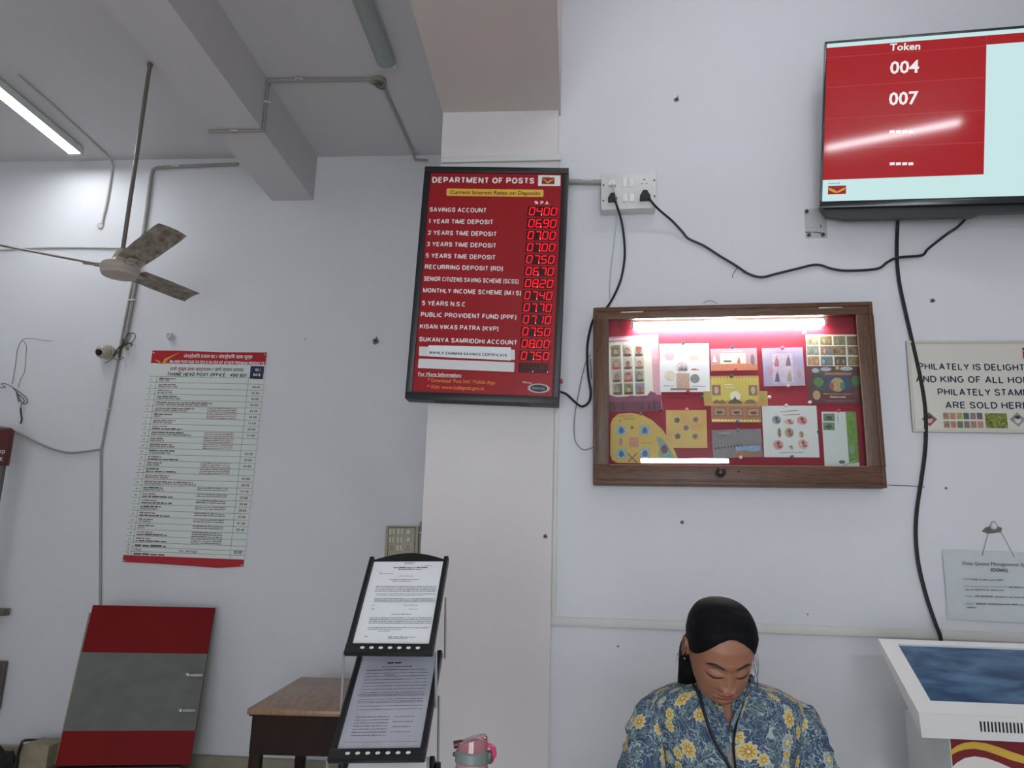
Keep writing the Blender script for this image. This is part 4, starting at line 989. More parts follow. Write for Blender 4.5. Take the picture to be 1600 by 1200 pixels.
pipe('thick pipe dropping from the beam behind the ceiling fan', pb, .0135, pvc_g, [pb[2], pb[9]])
pc_ = W3(WB, [(210, 428), (203, 462), (192, 518), (183, 570), (170, 640), (158, 703), (157.5, 760), (157, 830), (156.5, 950), (152, 1160)], .01)
pipe('long thin pipe running down the back wall behind the red board', pc_, .009, pvc_g, [pc_[4]])
pipe('thin level pipe across the back wall behind the fan', W3(WB, [(-30, 393), (30, 388.5), (90, 386.5), (150, 387), (212, 388)], .008), .0075, pvc)
pipe('sagging grey pipe low on the back wall at the left', spline(W3(WB, [(-40, 658), (5, 668), (30, 677), (70, 697), (104, 707), (130, 706), (157, 702)], .012), 4), .008, pvc_g)
zs = ZS2-.01
f1 = [hitZ(324, 204, zs), hitZ(413, 204.5, zs)]; e = f1[1].copy(); XF = XB1+.01
f1[1].x = XF
up = Vector((XF, f1[1].y, ZC-.012)); jb = hitZ(592, 127, ZC-.015)
f1[0].y = f1[1].y
f3 = [hitZ(600, 138, ZC-.012), hitZ(625, 193, ZC-.012), hitZ(645, 238, ZC-.012)]
pipe('conduit crossing under the left beam and along the ceiling to the junction box', [f1[0], f1[1], up, Vector((jb.x-.03, up.y*.4+jb.y*.6, ZC-.012))], .011, pvc_g, [up+Vector((.2, 0, 0)), f1[0]+Vector((.17, 0, 0)), up-Vector((0, 0, .16))])
pipe('conduit running from the ceiling junction box to the back wall', f3+W3(WB, [(648.5, 249.5), (668, 250.5)], .014), .011, pvc_g, [f3[2]])
o = thing('junction_box', frame(Vector((jb.x, jb.y, ZC)), (1, 0, 0), (0, -1, 0)), 'open round junction box with loose wires beside the unlit fitting', 'junction box')
MB().lathe([(.045, 0), (.048, .03), (.04, .034), (.036, .012), (.003, .012)], mat('box_grey', (160, 154, 146), .5, noise=.2, nscale=40), 18).build('shell', o)
random.seed(3)
for k in range(4):
    MB().tube(spline([(random.uniform(-.03, .03), random.uniform(-.03, .03), .02), (random.uniform(-.05, .05), random.uniform(-.06, .04), .05), (random.uniform(-.06, .06), random.uniform(-.05, .05), .045), (random.uniform(-.03, .03), -.06, .02)], 5), .0025, mat(('wire_dark', 'wire_pale')[k % 2], ((50, 46, 44), (170, 160, 150))[k % 2], .6), 5).build('wire', o)
# dome camera
A = anchor(WB, 170, 551)
o = thing('dome_camera', A, 'small beige dome security camera on the back wall left of the pipes', 'camera')
cb = mat('camera_shell', (176, 168, 154), .4)
MB().lathe([(.055, 0), (.056, .02), (.05, .028)], cb, 20).build('base', o)
MB().lathe([(.05, .0), (.05, .028), (.047, .05), (.036, .07), (.018, .08), (.004, .082)], cb, 20).build('dome', o, TR(0, 0, .018) @ RY(-.5) @ RX(.15))
MB().lathe([(.024, -.01), (.024, .01), (.018, .014), (.004, .0145)], mat('lens_black', (12, 12, 14), .15), 16).build('lens', o, TR(-.018, -.02, .088) @ RY(-.25) @ RX(.35))
# tangle of wires
blk = mat('black_cable', (20, 20, 22), .45)
gryw = mat('grey_wire', (92, 88, 82), .6)
def LW(M, pts, z): return [loc(M, x, y, z if not isinstance(z, (list, tuple)) else z[i]) for i, (x, y) in enumerate(pts)]
o = thing('wire_bundle', WB @ TR(*loc(WB, 190, 545)), 'tangled dark wires tied round the pipes beside the dome camera', 'wires')
I = o.matrix_world.inverted()
def wl_(pts, z, r, m, par, name='wire'):
    return MB().tube([I @ (WB @ p) for p in spline(LW(WB, pts, z), 6)], r, m, 6).build(name, par)
wl_([(164, 567), (172, 563), (180, 556), (188, 545), (196, 538), (205, 535), (211, 528), (210, 521), (203, 521), (197, 527), (193, 535), (192, 540)], .035, .0028, gryw, o)
wl_([(193, 537), (196, 527), (201, 520), (204, 524), (200, 533), (190, 545), (180, 552), (177, 557), (181, 562), (188, 562), (193, 558)], .04, .0028, gryw, o)
wl_([(177, 556), (184, 545), (190, 540), (196, 538), (203, 536), (206, 538), (204, 541)], .045, .005, mat('dark_sleeve', (46, 42, 38), .6), o)
wl_([(192, 530), (193, 535), (189, 543), (187, 552), (187, 559)], .045, .007, mat('dark_sleeve'), o)
wl_([(194, 541), (199, 544), (198, 547)], .04, .008, mat('olive_tape', (130, 130, 70), .6), o, 'tape')
o = thing('lamp_holder', anchor(WB, 267.5, 526), 'small round white lamp holder above the rate poster', 'lamp holder')
MB().lathe([(.03, 0), (.03, .012), (.022, .018), (.021, .035), (.018, .038), (.004, .036)], mat('holder_white', (196, 196, 200), .35), 18).build('holder', o)
MB().lathe([(.004, 0), (.004, .004), (.002, .005)], blk, 8).build('contact', o, TR(-.006, .004, .036))
# loose wire at the far left
o = thing('loose_wire', WB @ TR(*loc(WB, 30, 600)), 'loose thin wire looped and hanging at the left edge of the back wall', 'wire')
I = o.matrix_world.inverted()
lw2 = mat('dull_wire', (120, 116, 108), .6)
wl_([(82, 533), (68, 532), (55, 529.5), (40, 529), (32, 535), (27, 547), (24, 570), (19, 600)], .012, .0022, lw2, o)
wl_([(34, 531), (41, 540), (40, 560), (39, 575), (38, 582), (32, 592), (28, 606)], .014, .002, lw2, o)
wl_([(-10, 606), (8, 605), (2, 600), (10, 600), (22, 607), (32, 614), (41, 622), (42, 629), (36, 631), (31, 624), (28, 615), (20, 606)], .016, .003, gryw, o, 'coil')
wl_([(25, 612), (28, 624), (30, 628), (27, 616), (34, 620), (38, 627), (33, 632), (32, 640)], .018, .0028, gryw, o, 'coil')
wl_([(32, 638), (33, 648), (34, 655), (32, 662)], .018, .006, mat('dark_sleeve'), o, 'connector')
# wall switch panel half hidden by the form rack
ivory = mat('ivory_plastic', (176, 168, 146), .45, noise=.1, nscale=30); iv2 = mat('ivory_switch', (206, 200, 182), .4); dkl = mat('panel_shadow_gap', (92, 84, 70), .6)
A, w, h, Hm = fit(WB, [(602.5, 821), (654, 822), (652, 872), (600.5, 871)], .04)
A = A @ TR(0, 0, -.04)
o = thing('switch_panel', A, 'yellowed switch panel on the back wall behind the form rack', 'switch panel')
MB().box((0, 0, .02), (w, h, .04), ivory, bev=.006).build('box', o)
MB().box((.002, -.003, .041), (w*.80, h*.90, .004), ivory, bev=.002).build('faceplate', o)
fr = MB()
for cx, cy, sx, sy in ((.002, h*.45, w*.82, .005), (-w*.4, 0, .004, h*.9), (w*.405, 0, .004, h*.9)): fr.box((cx, cy, .0415), (sx, sy, .003), dkl)
fr.build('plate_gap', o)
for r in range(3):
    for c in range(3):
        if c == 2 and r < 2: continue
        if r == 2 and c != 1: continue
        for s in (0, 1):
            x, y = Hm(609.8+c*12.5+s*5.3-r*.7+.5, 831+r*12.6); MB().box((0, 0, 0), (.017, .038, .008), iv2, bev=.002, T=RX(.1)).build('rocker', o, TR(x, y, .045))
for r in range(2):
    x, y = Hm(639, 831.5+r*12); MB().lathe([(.018, 0), (.017, .012), (.012, .016), (.003, .016)], iv2, 16).build('regulator_knob', o, TR(x, y, .043))
for c in (0, 2):
    x, y = Hm(612.5+c*12.6, 857.5); m = MB()
    for dx, dy, rr in ((0, .012, .0045), (-.01, -.008, .0035), (.01, -.008, .0035)): m.disc(dx, dy, rr, rr, blk, 0, 10)
    m.build('socket_hole', o, TR(x, y, .0436))
pipe('short pipe beside the yellowed switch panel', W3(WB, [(657.5, 815), (656.5, 842), (655.5, 872)], .02), .008, pvc_g, W3(WB, [(656.5, 832)], .02))

# ------------------------------------------------------------------ socket box on the right-hand wall
A, w, h, Hs = fit(WR, [(938.6, 270.5), (1023.6, 269), (1026, 325), (939.8, 328)], .075)
A = A @ TR(0, 0, -.075)
o = thing('socket_box', A, 'white surface socket box with switches between the rate board and the screen', 'socket box')
wp = mat('white_socket_plastic', (214, 215, 212), .35, noise=.04, nscale=20); wp2 = mat('switch_white', (226, 227, 224), .3)
MB().box((0, 0, .035), (w*.97, h*.96, .07), wp, bev=.006).build('box', o)
MB().box((0, 0, .073), (w, h, .008), wp, bev=.003).build('faceplate', o)
for x, y in ((976.5, 286), (987, 286), (977.3, 310), (987.5, 310)):
    p = Hs(x, y); MB().box((0, 0, 0), (.024, .044, .009), wp2, bev=.003, T=RX(.12 if y < 300 else -.12)).build('rocker', o, TR(p[0], p[1], .079))
for x, y in ((943, 289), (943, 313.5), (1022, 283), (1023, 307.5)):
    p = Hs(x, y); MB().lathe([(.0045, 0), (.0045, .002), (.001, .002)], mat('screw_dark', (60, 58, 56), .4), 10).build('screw', o, TR(p[0], p[1], .077))
for x, y in ((1007, 285), (957, 287), (1008, 309)):
    p = Hs(x, y); m = MB()
    for dx, dy, rr in ((0, .012, .0042), (-.011, -.009, .0032), (.011, -.009, .0032)): m.disc(dx, dy, rr, rr, blk, 0, 10)
    m.build('socket_hole', o, TR(p[0], p[1], .0775))
def plug(M0, name, label, x, y, m, size=1.0, group=None):
    p = Hs(x, y)
    t = thing('plug_in_cable', M0 @ TR(p[0], p[1], .077), label, 'power cord', group)
    MB().prism([(-.021*size, -.015*size), (.021*size, -.015*size), (.022*size, -.006*size), (.008*size, .02*size), (-.008*size, .02*size), (-.022*size, -.006*size)], 0, .035*size, m).build('plug', t)
    return t
def cord(t, M, pts, z, r, m, name='cord', n=5, start=None):
    I = t.matrix_world.inverted()
    P = [Vector(start)] if start else []
    P += [I @ (M @ q) for q in LW(M, pts, z)]
    return MB().tube(spline(P, n), r, m, 8).build(name, t)
t = plug(A, 'plug', 'thin white cord plugged into the upper left of the socket box', 957, 289, wp2, .8)
cord(t, WR, [(959, 296), (962.5, 310), (963, 345), (959, 385), (955, 415), (953, 445), (953.5, 480)], [.12, .11, .06, .03, .02, .012, .006], .0022, mat('white_cord', (190, 188, 184), .5), start=(0, -.004, .03))
t = plug(A, 'plug', 'black cord looping from the lower left of the socket box to the rate board', 958, 312, blk)
cord(t, WR, [(964, 322), (972, 350), (976, 385), (975, 412), (968, 443), (950, 478), (930, 495), (922, 515), (917.5, 545), (919, 585), (923, 612), (920, 628), (909, 635), (897, 627), (885, 616), (875, 612)], [.10, .06, .04, .03, .02, .008, .004, .016, .02, .02, .02, .02, .02, .03, .05, .06], .0055, blk, start=(.008, -.01, .03))
t = plug(A, 'plug', 'black cord drooping from the right of the socket box up to the screen', 1008.5, 310, blk, 1.15)
cord(t, WR, [(1018, 315), (1030, 328), (1050, 345), (1066, 362), (1076, 373), (1100, 384), (1125, 400), (1150, 415), (1170, 428), (1190, 433), (1212, 428), (1245, 420), (1276, 413.5), (1300, 420), (1325, 423), (1370, 420), (1386, 410), (1403, 402.5), (1440, 399), (1450, 389), (1478, 367), (1497, 354), (1515, 336), (1540, 318)], [.10, .07, .04, .02]+[.012]*13+[.032]+[.014]*3+[.04, .09, .16], .006, blk, start=(.018, -.01, .025))
cord(t, WR, [(1150, 414), (1150.5, 420), (1146, 427), (1144, 434)], .012, .0016, gryw, 'loose_strand'); cord(t, WR, [(1150.5, 419), (1157, 420), (1163, 427)], .012, .0016, gryw, 'loose_strand')
t = thing('signal_cable', WR @ TR(*loc(WR, 1404, 330)), 'thick black cable hanging from the screen down behind the kiosk', 'cable')
cord(t, WR, [(1406, 320), (1404, 335), (1402, 362), (1401.5, 400), (1405, 440), (1416, 492), (1430, 553), (1441, 605), (1446.5, 650), (1446, 700), (1440, 748), (1433, 795), (1431, 835), (1435, 880), (1447, 930), (1462, 975), (1470, 998), (1472, 1040), (1462, 1110), (1449, 1165), (1446.5, 1185), (1448, 1215), (1450, 1260)], [.1, .05]+[.014]*13+[.03]*2+[.02]*6, .008, blk)
t = thing('thin_wire', WR @ TR(*loc(WR, 910, 640)), 'thin grey wire loop beside the left edge of the stamp case', 'wire')
cord(t, WR, [(922, 556), (917, 561), (910, 585), (903, 620), (897.5, 655), (898, 685), (905, 698), (914, 703), (927, 699)], .012, .0025, mat('grey_thin', (140, 140, 144), .6))
cord(t, WR, [(922, 560), (923, 575), (924, 592)], .012, .002, gryw)
MB().lathe([(.008, 0), (.01, .005), (.003, .014)], clipm, 10).build('wire_clip', t, I_ := t.matrix_world.inverted() @ anchor(WR, 921, 555))
# short pipe between the rate board and the socket box
pp = W3(WR, [(880, 283.5), (905, 284), (940, 284.5)], .02)
pipe('short grey pipe joining the rate board and the socket box', pp, .013, pvc_g, [pp[1]+Vector((.04, 0, 0))])
# small bits on the walls
A, w, h, Hb = fit(WR, [(1257.5, 325), (1291, 324), (1293, 371), (1259, 372)], .01)
o = thing('clear_wall_plate', A @ TR(0, 0, -.009), 'clear plastic plate screwed to the wall under the screen corner', 'wall plate')
MB().box((0, h*.17, .004), (w, h*.62, .008), clear('clear_plastic', (247, 247, 246), .3, .03), bev=.002).build('plate', o); MB().box((0, -h*.32, .004), (w, h*.34, .008), clear('clear_plastic'), bev=.002).build('plate', o)
for x, y in ((1261, 330), (1284, 328.5), (1264, 367), (1286, 366)):
    p = Hb(x, y); MB().lathe([(.009, 0), (.009, .004), (.003, .007)], mat('rusty_screw', (64, 58, 54), .6, noise=.4, nscale=80), 8).build('screw', o, TR(p[0], p[1], .006))
for x0, y0, x1, y1 in ((1270, 362.5, 1283, 363.5), (1282, 351, 1282.5, 354.5), (1258, 363, 1268, 362.8)):
    a, b = Hb(x0, y0), Hb(x1, y1); MB().tube([(a[0], a[1], .01), (b[0], b[1], .01)], .002, mat('screw_dark'), 5).build('wire_stub', o)
spots = [(WB, 587, 533, .024, 'dark empty screw hole in the back wall beside the rate board'), (WR, 1057, 156, .014, 'rusty nail high on the wall left of the screen'), (WR, 1457, 470, .012, 'small grey wall plug above the cream sign'),
         (WR, 1066, 816, .009, 'small dark nail hole below the stamp case'), (WP, 852, 838, .011, 'chipped nail hole low on the pillar edge'), (WR, 1478, 763, .006, 'black dot of a nail below the cream sign'),
         (WR, 965.5, 1010, .005, 'tiny nail low on the wall left of the woman'), (WR, 1262, 960, .004, 'tiny nail just above the strip right of the woman'), (WB, 477, 530, .006, 'faint small mark-like nail on the back wall right of the poster')]
rustm = mat('rusted_nail', (84, 78, 76), .7, noise=.5, nscale=120)
for k, (W, x, y, r, lb) in enumerate(spots):
    A = anchor(W, x, y); random.seed(k)
    m = MB(); m.poly([(r*(.8+.4*random.random())*math.cos(i*.52), r*(.7+.5*random.random())*math.sin(i*.52)) for i in range(12)], mat('plaster_chip', (140, 138, 138), .8, noise=.3, nscale=90), .0008)
    m.lathe([(r*.45, 0), (r*.45, r*.5), (r*.15, r*.8)], rustm, 9)
    if r > .012: m.tube([(0, 0, r*.4), (r*.5, r*.7, r*.9), (r*.3, r*1.1, r)], r*.13, rustm, 5)
    tag(m.build('wall_nail', None, A), lb, 'nail')
tag(MB().tube(spline(W3(WR, [(1099, 474), (1105, 470.5), (1112, 470), (1120, 474)], .06), 5), .0015, gryw, 5).build('hanging_wire'), 'small wire loop standing above the top of the stamp case', 'wire')
tag(MB().tube(spline(W3(WR, [(1387, 757.5), (1400, 758.5), (1420, 759), (1445, 761)], .003), 4), .0016, gryw, 5).build('thin_wire'), 'thin grey wire running right from the stamp case lower corner', 'wire')
# ------------------------------------------------------------------ left edge: sign board, cabinet, stone, bag
A = frame(hitY(8, 727, 4.9), (1, 0, 0), (0, 0, 1))
p1 = loc(A, 17, 671); p2 = loc(A, 8.5, 727); H1 = p1.y-p2.y
o = thing('sign_board', A, 'dark red sign board on a grey post at the left edge', 'sign')
xr_ = (p1.x+p2.x)/2; dred = mat('dark_red_board', (86, 26, 26), .45)
MB().box((xr_-.3, H1/2, -.02), (.6, H1, .04), dred, bev=.003).build('panel', o)
MB().box((xr_-.33, H1+.006, -.02), (.62, .016, .045), mat('dull_bronze', (110, 100, 82), .5, noise=.3, nscale=30), bev=.003).build('top_rail', o)
zf = -A.translation.z+.0
MB().box((xr_-.05, (zf)/2, -.025), (.06, -zf, .03), mat('grey_post', (96, 94, 92), .5), bev=.003).build('post', o)
MB().box((xr_-.2, zf+.012, -.025), (.5, .024, .25), mat('grey_post'), bev=.004).build('base', o)
l = MB(); a = loc(A, -1, 708); b = loc(A, 8, 708); l.text('cp', a.x, a.y, b.x, b.y, .03, white_print, .001, .005); a = loc(A, -1, 720); b = loc(A, 4, 720); l.text('t', a.x, a.y, b.x, b.y, .032, white_print, .001, .005)
l.build('lettering', o)
A = frame(hitY(10, 1060, 5.22), (1, 0, 0), (0, 0, 1))
p1 = loc(A, 10, 1033); p0 = loc(A, 2, 1092); p2 = loc(A, 1, 1110)
mv = mat('mauve_laminate', (92, 80, 80), .5); xc = (p1.x+p0.x)/2; hh = p1.y-p2.y
o = thing('wall_panel', A, 'dull mauve wall panel cut off by the lower left edge', 'panel')
MB().box((xc-.2, p1.y-hh/2, 0), (.4, hh, .024), mv, bev=.003).build('board', o)
MB().box((xc-.2, p1.y-hh/2, .013), (.36, hh-.04, .006), mat('mauve_inset', (84, 72, 74), .5), bev=.002).build('inset', o)
A = frame(hitY(12, 957, 5.2), (1, 0, 0), (0, 0, 1)); a = loc(A, 12, 951); b = loc(A, 10, 962)
o = thing('wall_bracket', A, 'brown bar end on the back wall at the left edge', 'bracket')
MB().box((a.x-.15, (a.y+b.y)/2, 0), (.3, a.y-b.y, .06), mat('brown_bar', (104, 96, 86), .5), bev=.003).build('bar', o); MB().box((a.x-.2, (a.y+b.y)/2, .04-.005), (.04, .07, .02), mat('brown_bar')).build('mount', o)
zl = .0
q0, q1 = hitY(33, 1163, 4.9), hitY(77, 1163, 4.9)
o = thing('stone_block', TR((q0.x+q1.x)/2, 5.0, zl), 'beige stone block by the wall left of the red board', 'block')
MB().box((0, 0, (q0.z-zl)/2), (q1.x-q0.x, .2, q0.z-zl), mat('block_stone', (158, 146, 120), .6, noise=.3, nscale=14, bump=.2), bev=.01).build('block', o)
random.seed(5)
bm = bmesh.new(); bmesh.ops.create_icosphere(bm, subdivisions=3, radius=1)
for v in bm.verts:
    n = v.co.normalized(); f = 1+.16*math.sin(7*n.x+3*n.z)*math.cos(6*n.y+n.x*4)+.1*math.sin(17*n.z+n.x*9)
    v.co = Vector((n.x*.14*f, n.y*.07*f, max(-.1, n.z*.13*f)))
me = MB(); bm.verts.index_update(); me.add([v.co.copy() for v in bm.verts], [tuple(v.index for v in f.verts) for f in bm.faces], mat('black_cloth', (22, 18, 18), .8, noise=.4, nscale=20, bump=.3)); bm.free()
q = hitY(12, 1180, 4.9)
tag(me.build('cloth_bag', None, TR(q.x-.07, 4.95, zl+.1)), 'crumpled black bag on the floor at the lower left corner', 'bag')
tag(MB().tube(spline([hitY(24, 1200, 4.86), hitY(28, 1180, 4.87), hitY(33, 1164, 4.88), hitY(38, 1157, 4.99), hitY(60, 1156.5, 5.23), hitY(100, 1157, 5.24)], 6), .009, blk, 7).build('power_cable'), 'dark cable draped over the beige stone block', 'cable')

# ------------------------------------------------------------------ red and grey board leaning on the wall
b0 = hitY(196, 1196, 4.80); t0 = hitY(236, 947.5, 5.04)
B = frame(b0, (.965, .25, -.055), t0-b0)
quad = [(141, 941), (330, 954), (301.5, 1199), (92.5, 1192)]
A, w, h, Hp = fit(B, quad, .02)
A = A @ TR(0, 0, -.02)
o = thing('leaning_board', A, 'red board with a wide grey band and two bolts leaning on the back wall', 'board')
o['label'] = 'red board with a wide grey band and two bolts leaning on the back wall'
rb = mat('board_red', (122, 15, 19), .55, spec=.15, noise=.1, nscale=4); gb = mat('board_grey', (112, 114, 108), .55, spec=.2, noise=.22, nscale=6, stretch=(1, 1.5, 1)); de = mat('board_edge', (60, 22, 22), .6)
yA = (Hp(125, 1013)[1]+Hp(318, 1027)[1])/2; yB_ = (Hp(104, 1133.5)[1]+Hp(301, 1149)[1])/2
MB().box((0, 0, .01), (w, h, .02), de).build('core', o)
MB().box((0, (yA+h/2)/2, .0205), (w-.002, h/2-yA, .003), rb).build('red_band', o); MB().box((0, (yB_-h/2)/2, .0205), (w-.002, h/2+yB_, .003), rb).build('red_band', o)
MB().box((0, (yA+yB_)/2, .02), (w-.002, yA-yB_, .003), gb).build('grey_band', o)
for x, y in ((303, 1058), (294, 1113)):
    p = Hp(x, y); m = MB(); m.box((.0, 0, .006), (.1, .018, .012), steel, bev=.002); m.tube([(-.05, 0, .016), (.055, 0, .016)], .007, steel, 8); m.box((-.035, 0, .018), (.012, .022, .018), steel, bev=.002)
    m.build('bolt', o, TR(p[0], p[1], .022))
B2 = B @ TR(0, 0, -.032)
A2, w2, h2, H2 = fit(B2, [(132, 953), (296, 964), (268, 1197), (97, 1189)], 0)
o = thing('plywood_sheet', A2, 'pale plywood sheet edge showing behind the red board', 'sheet')
MB().box((0, 0, 0), (w2, h2, .016), mat('pale_ply', (150, 136, 112), .6, noise=.3, nscale=12)).build('sheet', o)

zb_ = min((A @ Vector((sx*w/2, -h/2, 0))).z for sx in (-1, 1))
tag(MB().box((0, 0, 0), (.74, .12, zb_), mat('dark_timber', (46, 38, 34), .6, noise=.3, nscale=12), bev=.003).build('timber_block', None, TR(A.translation.x-.02, 4.815, zb_/2) @ RZ(.25)), 'dark timber under the red and grey leaning board', 'timber')
# ------------------------------------------------------------------ wooden table
ZT = .75
bl_, fl_ = hitZ(470, 1057.5, ZT), hitZ(386, 1107, ZT)
d = (bl_-fl_); L = d.length; yd = d.normalized(); xd = Vector((yd.y, -yd.x, 0)); Wt = .66
A = frame(fl_-Vector((0, 0, ZT)), xd, yd)
tb = thing('wooden_table', A, 'old brown wooden table behind the form rack', 'table')
tt_ = mat('table_top_wood', (164, 130, 102), .35, noise=.25, nscale=7, stretch=(6, 1, 1), rgb2=(124, 94, 72)); td = mat('dark_table_wood', (50, 36, 30), .55, spec=.12, noise=.3, nscale=9)
MB().box((Wt/2, L/2, ZT-.014), (Wt, L, .028), tt_, bev=.004).build('table_top', tb)
ap = MB(); i = .03
ap.box((Wt/2, i, ZT-.12), (Wt-2*i, .02, .18), td); ap.box((Wt/2, L-i, ZT-.12), (Wt-2*i, .02, .18), td); ap.box((i, L/2, ZT-.12), (.02, L-2*i, .18), td); ap.box((Wt-i, L/2, ZT-.12), (.02, L-2*i, .18), td)
ap.build('apron', tb)
MB().box((Wt/2, .035, ZT-.027-.004), (Wt-.02, .05, .008), td).build('edge_strip', tb)
for x in (i+.02, Wt-i-.02):
    for y in (i+.02, L-i-.02): MB().box((x, y, (ZT-.03)/2), (.055, .055, ZT-.03), td, bev=.004).build('leg', tb)

# ------------------------------------------------------------------ form rack
blkm = mat('black_rack', (24, 25, 27), .4, metal=.2); rodm = mat('bright_rod', (176, 176, 178), .3, metal=.8)
xv = Vector((math.cos(.13), -math.sin(.13), 0))
p1 = hitY(612, 1011, 2.16); q1 = hitY(637, 879, 2.47)

p2 = hitY(597, 1177, 2.04); q2 = hitY(621, 1027, 2.35)

rk = thing('form_rack', TR(p2.x+.05, p2.y+.1, 0), 'black tiered literature rack holding printed forms beside the pillar', 'rack')
RI = rk.matrix_world.inverted()
def build_tray(T, w, h, header=False, nh=7):
    tr = bpy.data.objects.new('tray', None); COL.objects.link(tr); tr.parent = rk; tr.matrix_local = RI @ T
    MB().box((0, 0, -.006), (w-.01, h-.004, .003), blkm).build('back_plate', tr)
    for sx in (-1, 1): MB().box((sx*(w/2-.007), 0, .004), (.014, h+.02, .022), blkm, bev=.003).build('side_rail', tr)
    lp = MB(); lp.box((0, -h/2+.0, .012), (w, .03, .008), blkm, bev=.002); lp.box((0, -h/2-.012, .007), (w, .008, .014), blkm, bev=.002)
    lp.build('front_lip', tr)
    for k in range(nh):
        MB().disc((k-(nh-1)/2)*w*.105+.004, -h/2+.001, .0062, .0042, mat('lip_hole', (214, 214, 212), .6), .0163, 14).build('lip_hole', tr)
    if header:
        n = 12; pts = [(-w/2+.01, h/2-.012)]+[(-w/2+.01+(w-.02)*k/n, h/2+.004+.026*math.sin(PI*k/n)) for k in range(n+1)]+[(w/2-.01, h/2-.012)]
        MB().prism(pts, -.004, .004, blkm).build('arched_header', tr)
    return tr
pa1 = [(583, 877), (690.5, 879), (672, 1012.5), (553, 1008.5)]
pa2 = [(563, 1024), (677, 1027), (661, 1180), (532, 1174)]
Ap1, w1, h1, Hp1 = pose(pa1, .212); Ap2, w2_, h2_, Hp2 = pose(pa2, .212)
TW, TH = w1+.03, h1+.016
T1 = Ap1 @ TR(0, -.004, -.004); T2 = Ap2 @ TR(0, -.004, -.004)
build_tray(T1, TW, TH, True); build_tray(T2, TW, TH)
off = T2.translation-T1.translation
T3 = T2.copy(); T3.translation = T2.translation+off
build_tray(T3, TW, TH)
# bright side struts and legs
def wp_(T, x, y, z=0): return RI @ (T @ Vector((x, y, z)))
hw = TW/2+.006
for sx in (-1, 1):
    for Ta, Tb in ((T1, T2), (T2, T3)):
        MB().tube([wp_(Ta, sx*hw, -TH/2), wp_(Tb, sx*hw, -TH*.05)], .0035, rodm, 7).build('strut', rk)
        MB().tube([wp_(Ta, sx*hw, TH*.1, -.01), wp_(Tb, sx*hw, TH/2, -.01)], .0035, rodm, 7).build('strut', rk)
    a = wp_(T3, sx*hw, -TH/2); b = wp_(T3, sx*hw, TH/2)
    for p, dy in ((a, -.02), (b, .02)): MB().tube([p, Vector((p.x, p.y+dy, .012))], .009, blkm, 8).build('leg', rk)
    MB().tube([Vector((a.x, a.y-.06, .012)), Vector((b.x, b.y+.06, .012))], .012, blkm, 8).build('foot_bar', rk)
def form(M_, w, h, label, lines, px=None):
    o = thing('printed_form', M_, label, 'form', 'printed forms in the rack')
    MB().box((0, 0, .0), (w, h, .003), paper).build('sheet', o)
    m = MB(); random.seed(11)
    for (u0, u1, v, hh, c) in lines: m.dashes(-w/2+u0*w, h/2-v*h, -w/2+u1*w, h/2-v*h, hh*h, c, .002)
    m.build('print', o); return o
L1 = [(.44, .6, .02, .012, grey_ink), (.46, .58, .035, .01, grey_ink), (.74, .84, .06, .01, grey_ink), (.3, .8, .085, .016, ink), (.38, .72, .105, .014, ink), (.12, .15, .14, .01, grey_ink), (.12, .32, .16, .01, grey_ink), (.4, .6, .19, .008, grey_ink), (.28, .7, .235, .01, grey_ink), (.34, .6, .255, .01, grey_ink)]
L1 += [(.12, .96, .32+k*.02, .011, grey_ink) for k in range(4)]+[(.14, .96, .41, .008, ink), (.16, .8, .43, .008, grey_ink)]+[(.14, .98, .47+k*.018, .011, grey_ink) for k in range(3)]+[(.14, .17, .545, .012, ink), (.56, .76, .545, .01, grey_ink), (.14, .17, .59, .012, ink), (.64, .76, .59, .01, grey_ink), (.42, .7, .65, .011, grey_ink)]
L1 += [(.14, .98, .69+k*.02, .011, grey_ink) for k in range(4)]+[(.15, .96, .8, .008, ink), (.15, .6, .82, .01, grey_ink), (.3, .45, .84, .01, grey_ink), (.13, .17, .9, .01, grey_ink), (.45, .8, .905, .014, grey_ink), (.45, .7, .92, .01, grey_ink)]
form(Ap1, w1, h1, 'white printed form in the top tray of the black rack', L1)
L2 = [(.36, .56, .09, .022, ink), (.3, .7, .13, .012, grey_ink), (.1, .9, .165, .012, grey_ink), (.36, .5, .22, .01, ink)]+[(.1, .93, .2+k*.035, .009, grey_ink) for k in range(12)]+[(.08, .93, .43, .006, ink), (.08, .93, .5, .006, ink)]+[(.12, .55, .66+k*.03, .012, grey_ink) for k in range(7)]+[(.6, .85, .66+k*.05, .01, grey_ink) for k in range(4)]+[(.05, .95, .9, .006, grey_ink)]
o = form(Ap2, w2_, h2_, 'worn grey form in a clear folder in the second tray of the rack', L2)
for ob in o.children:
    if ob.name.startswith('sheet'): ob.data.materials[0] = mat('worn_paper', (206, 208, 212), .5, noise=.22, nscale=8)
MB().box((0, 0, .004), (w2_+.006, h2_+.004, .002), clear('folder_film', (250, 250, 252), .15, .06)).build('clear_folder', o)
A3 = Ap2.copy(); A3.translation = Ap2.translation+off
form(A3, w2_, h2_, 'grey form in the third tray of the rack at the bottom edge', L2[:6])

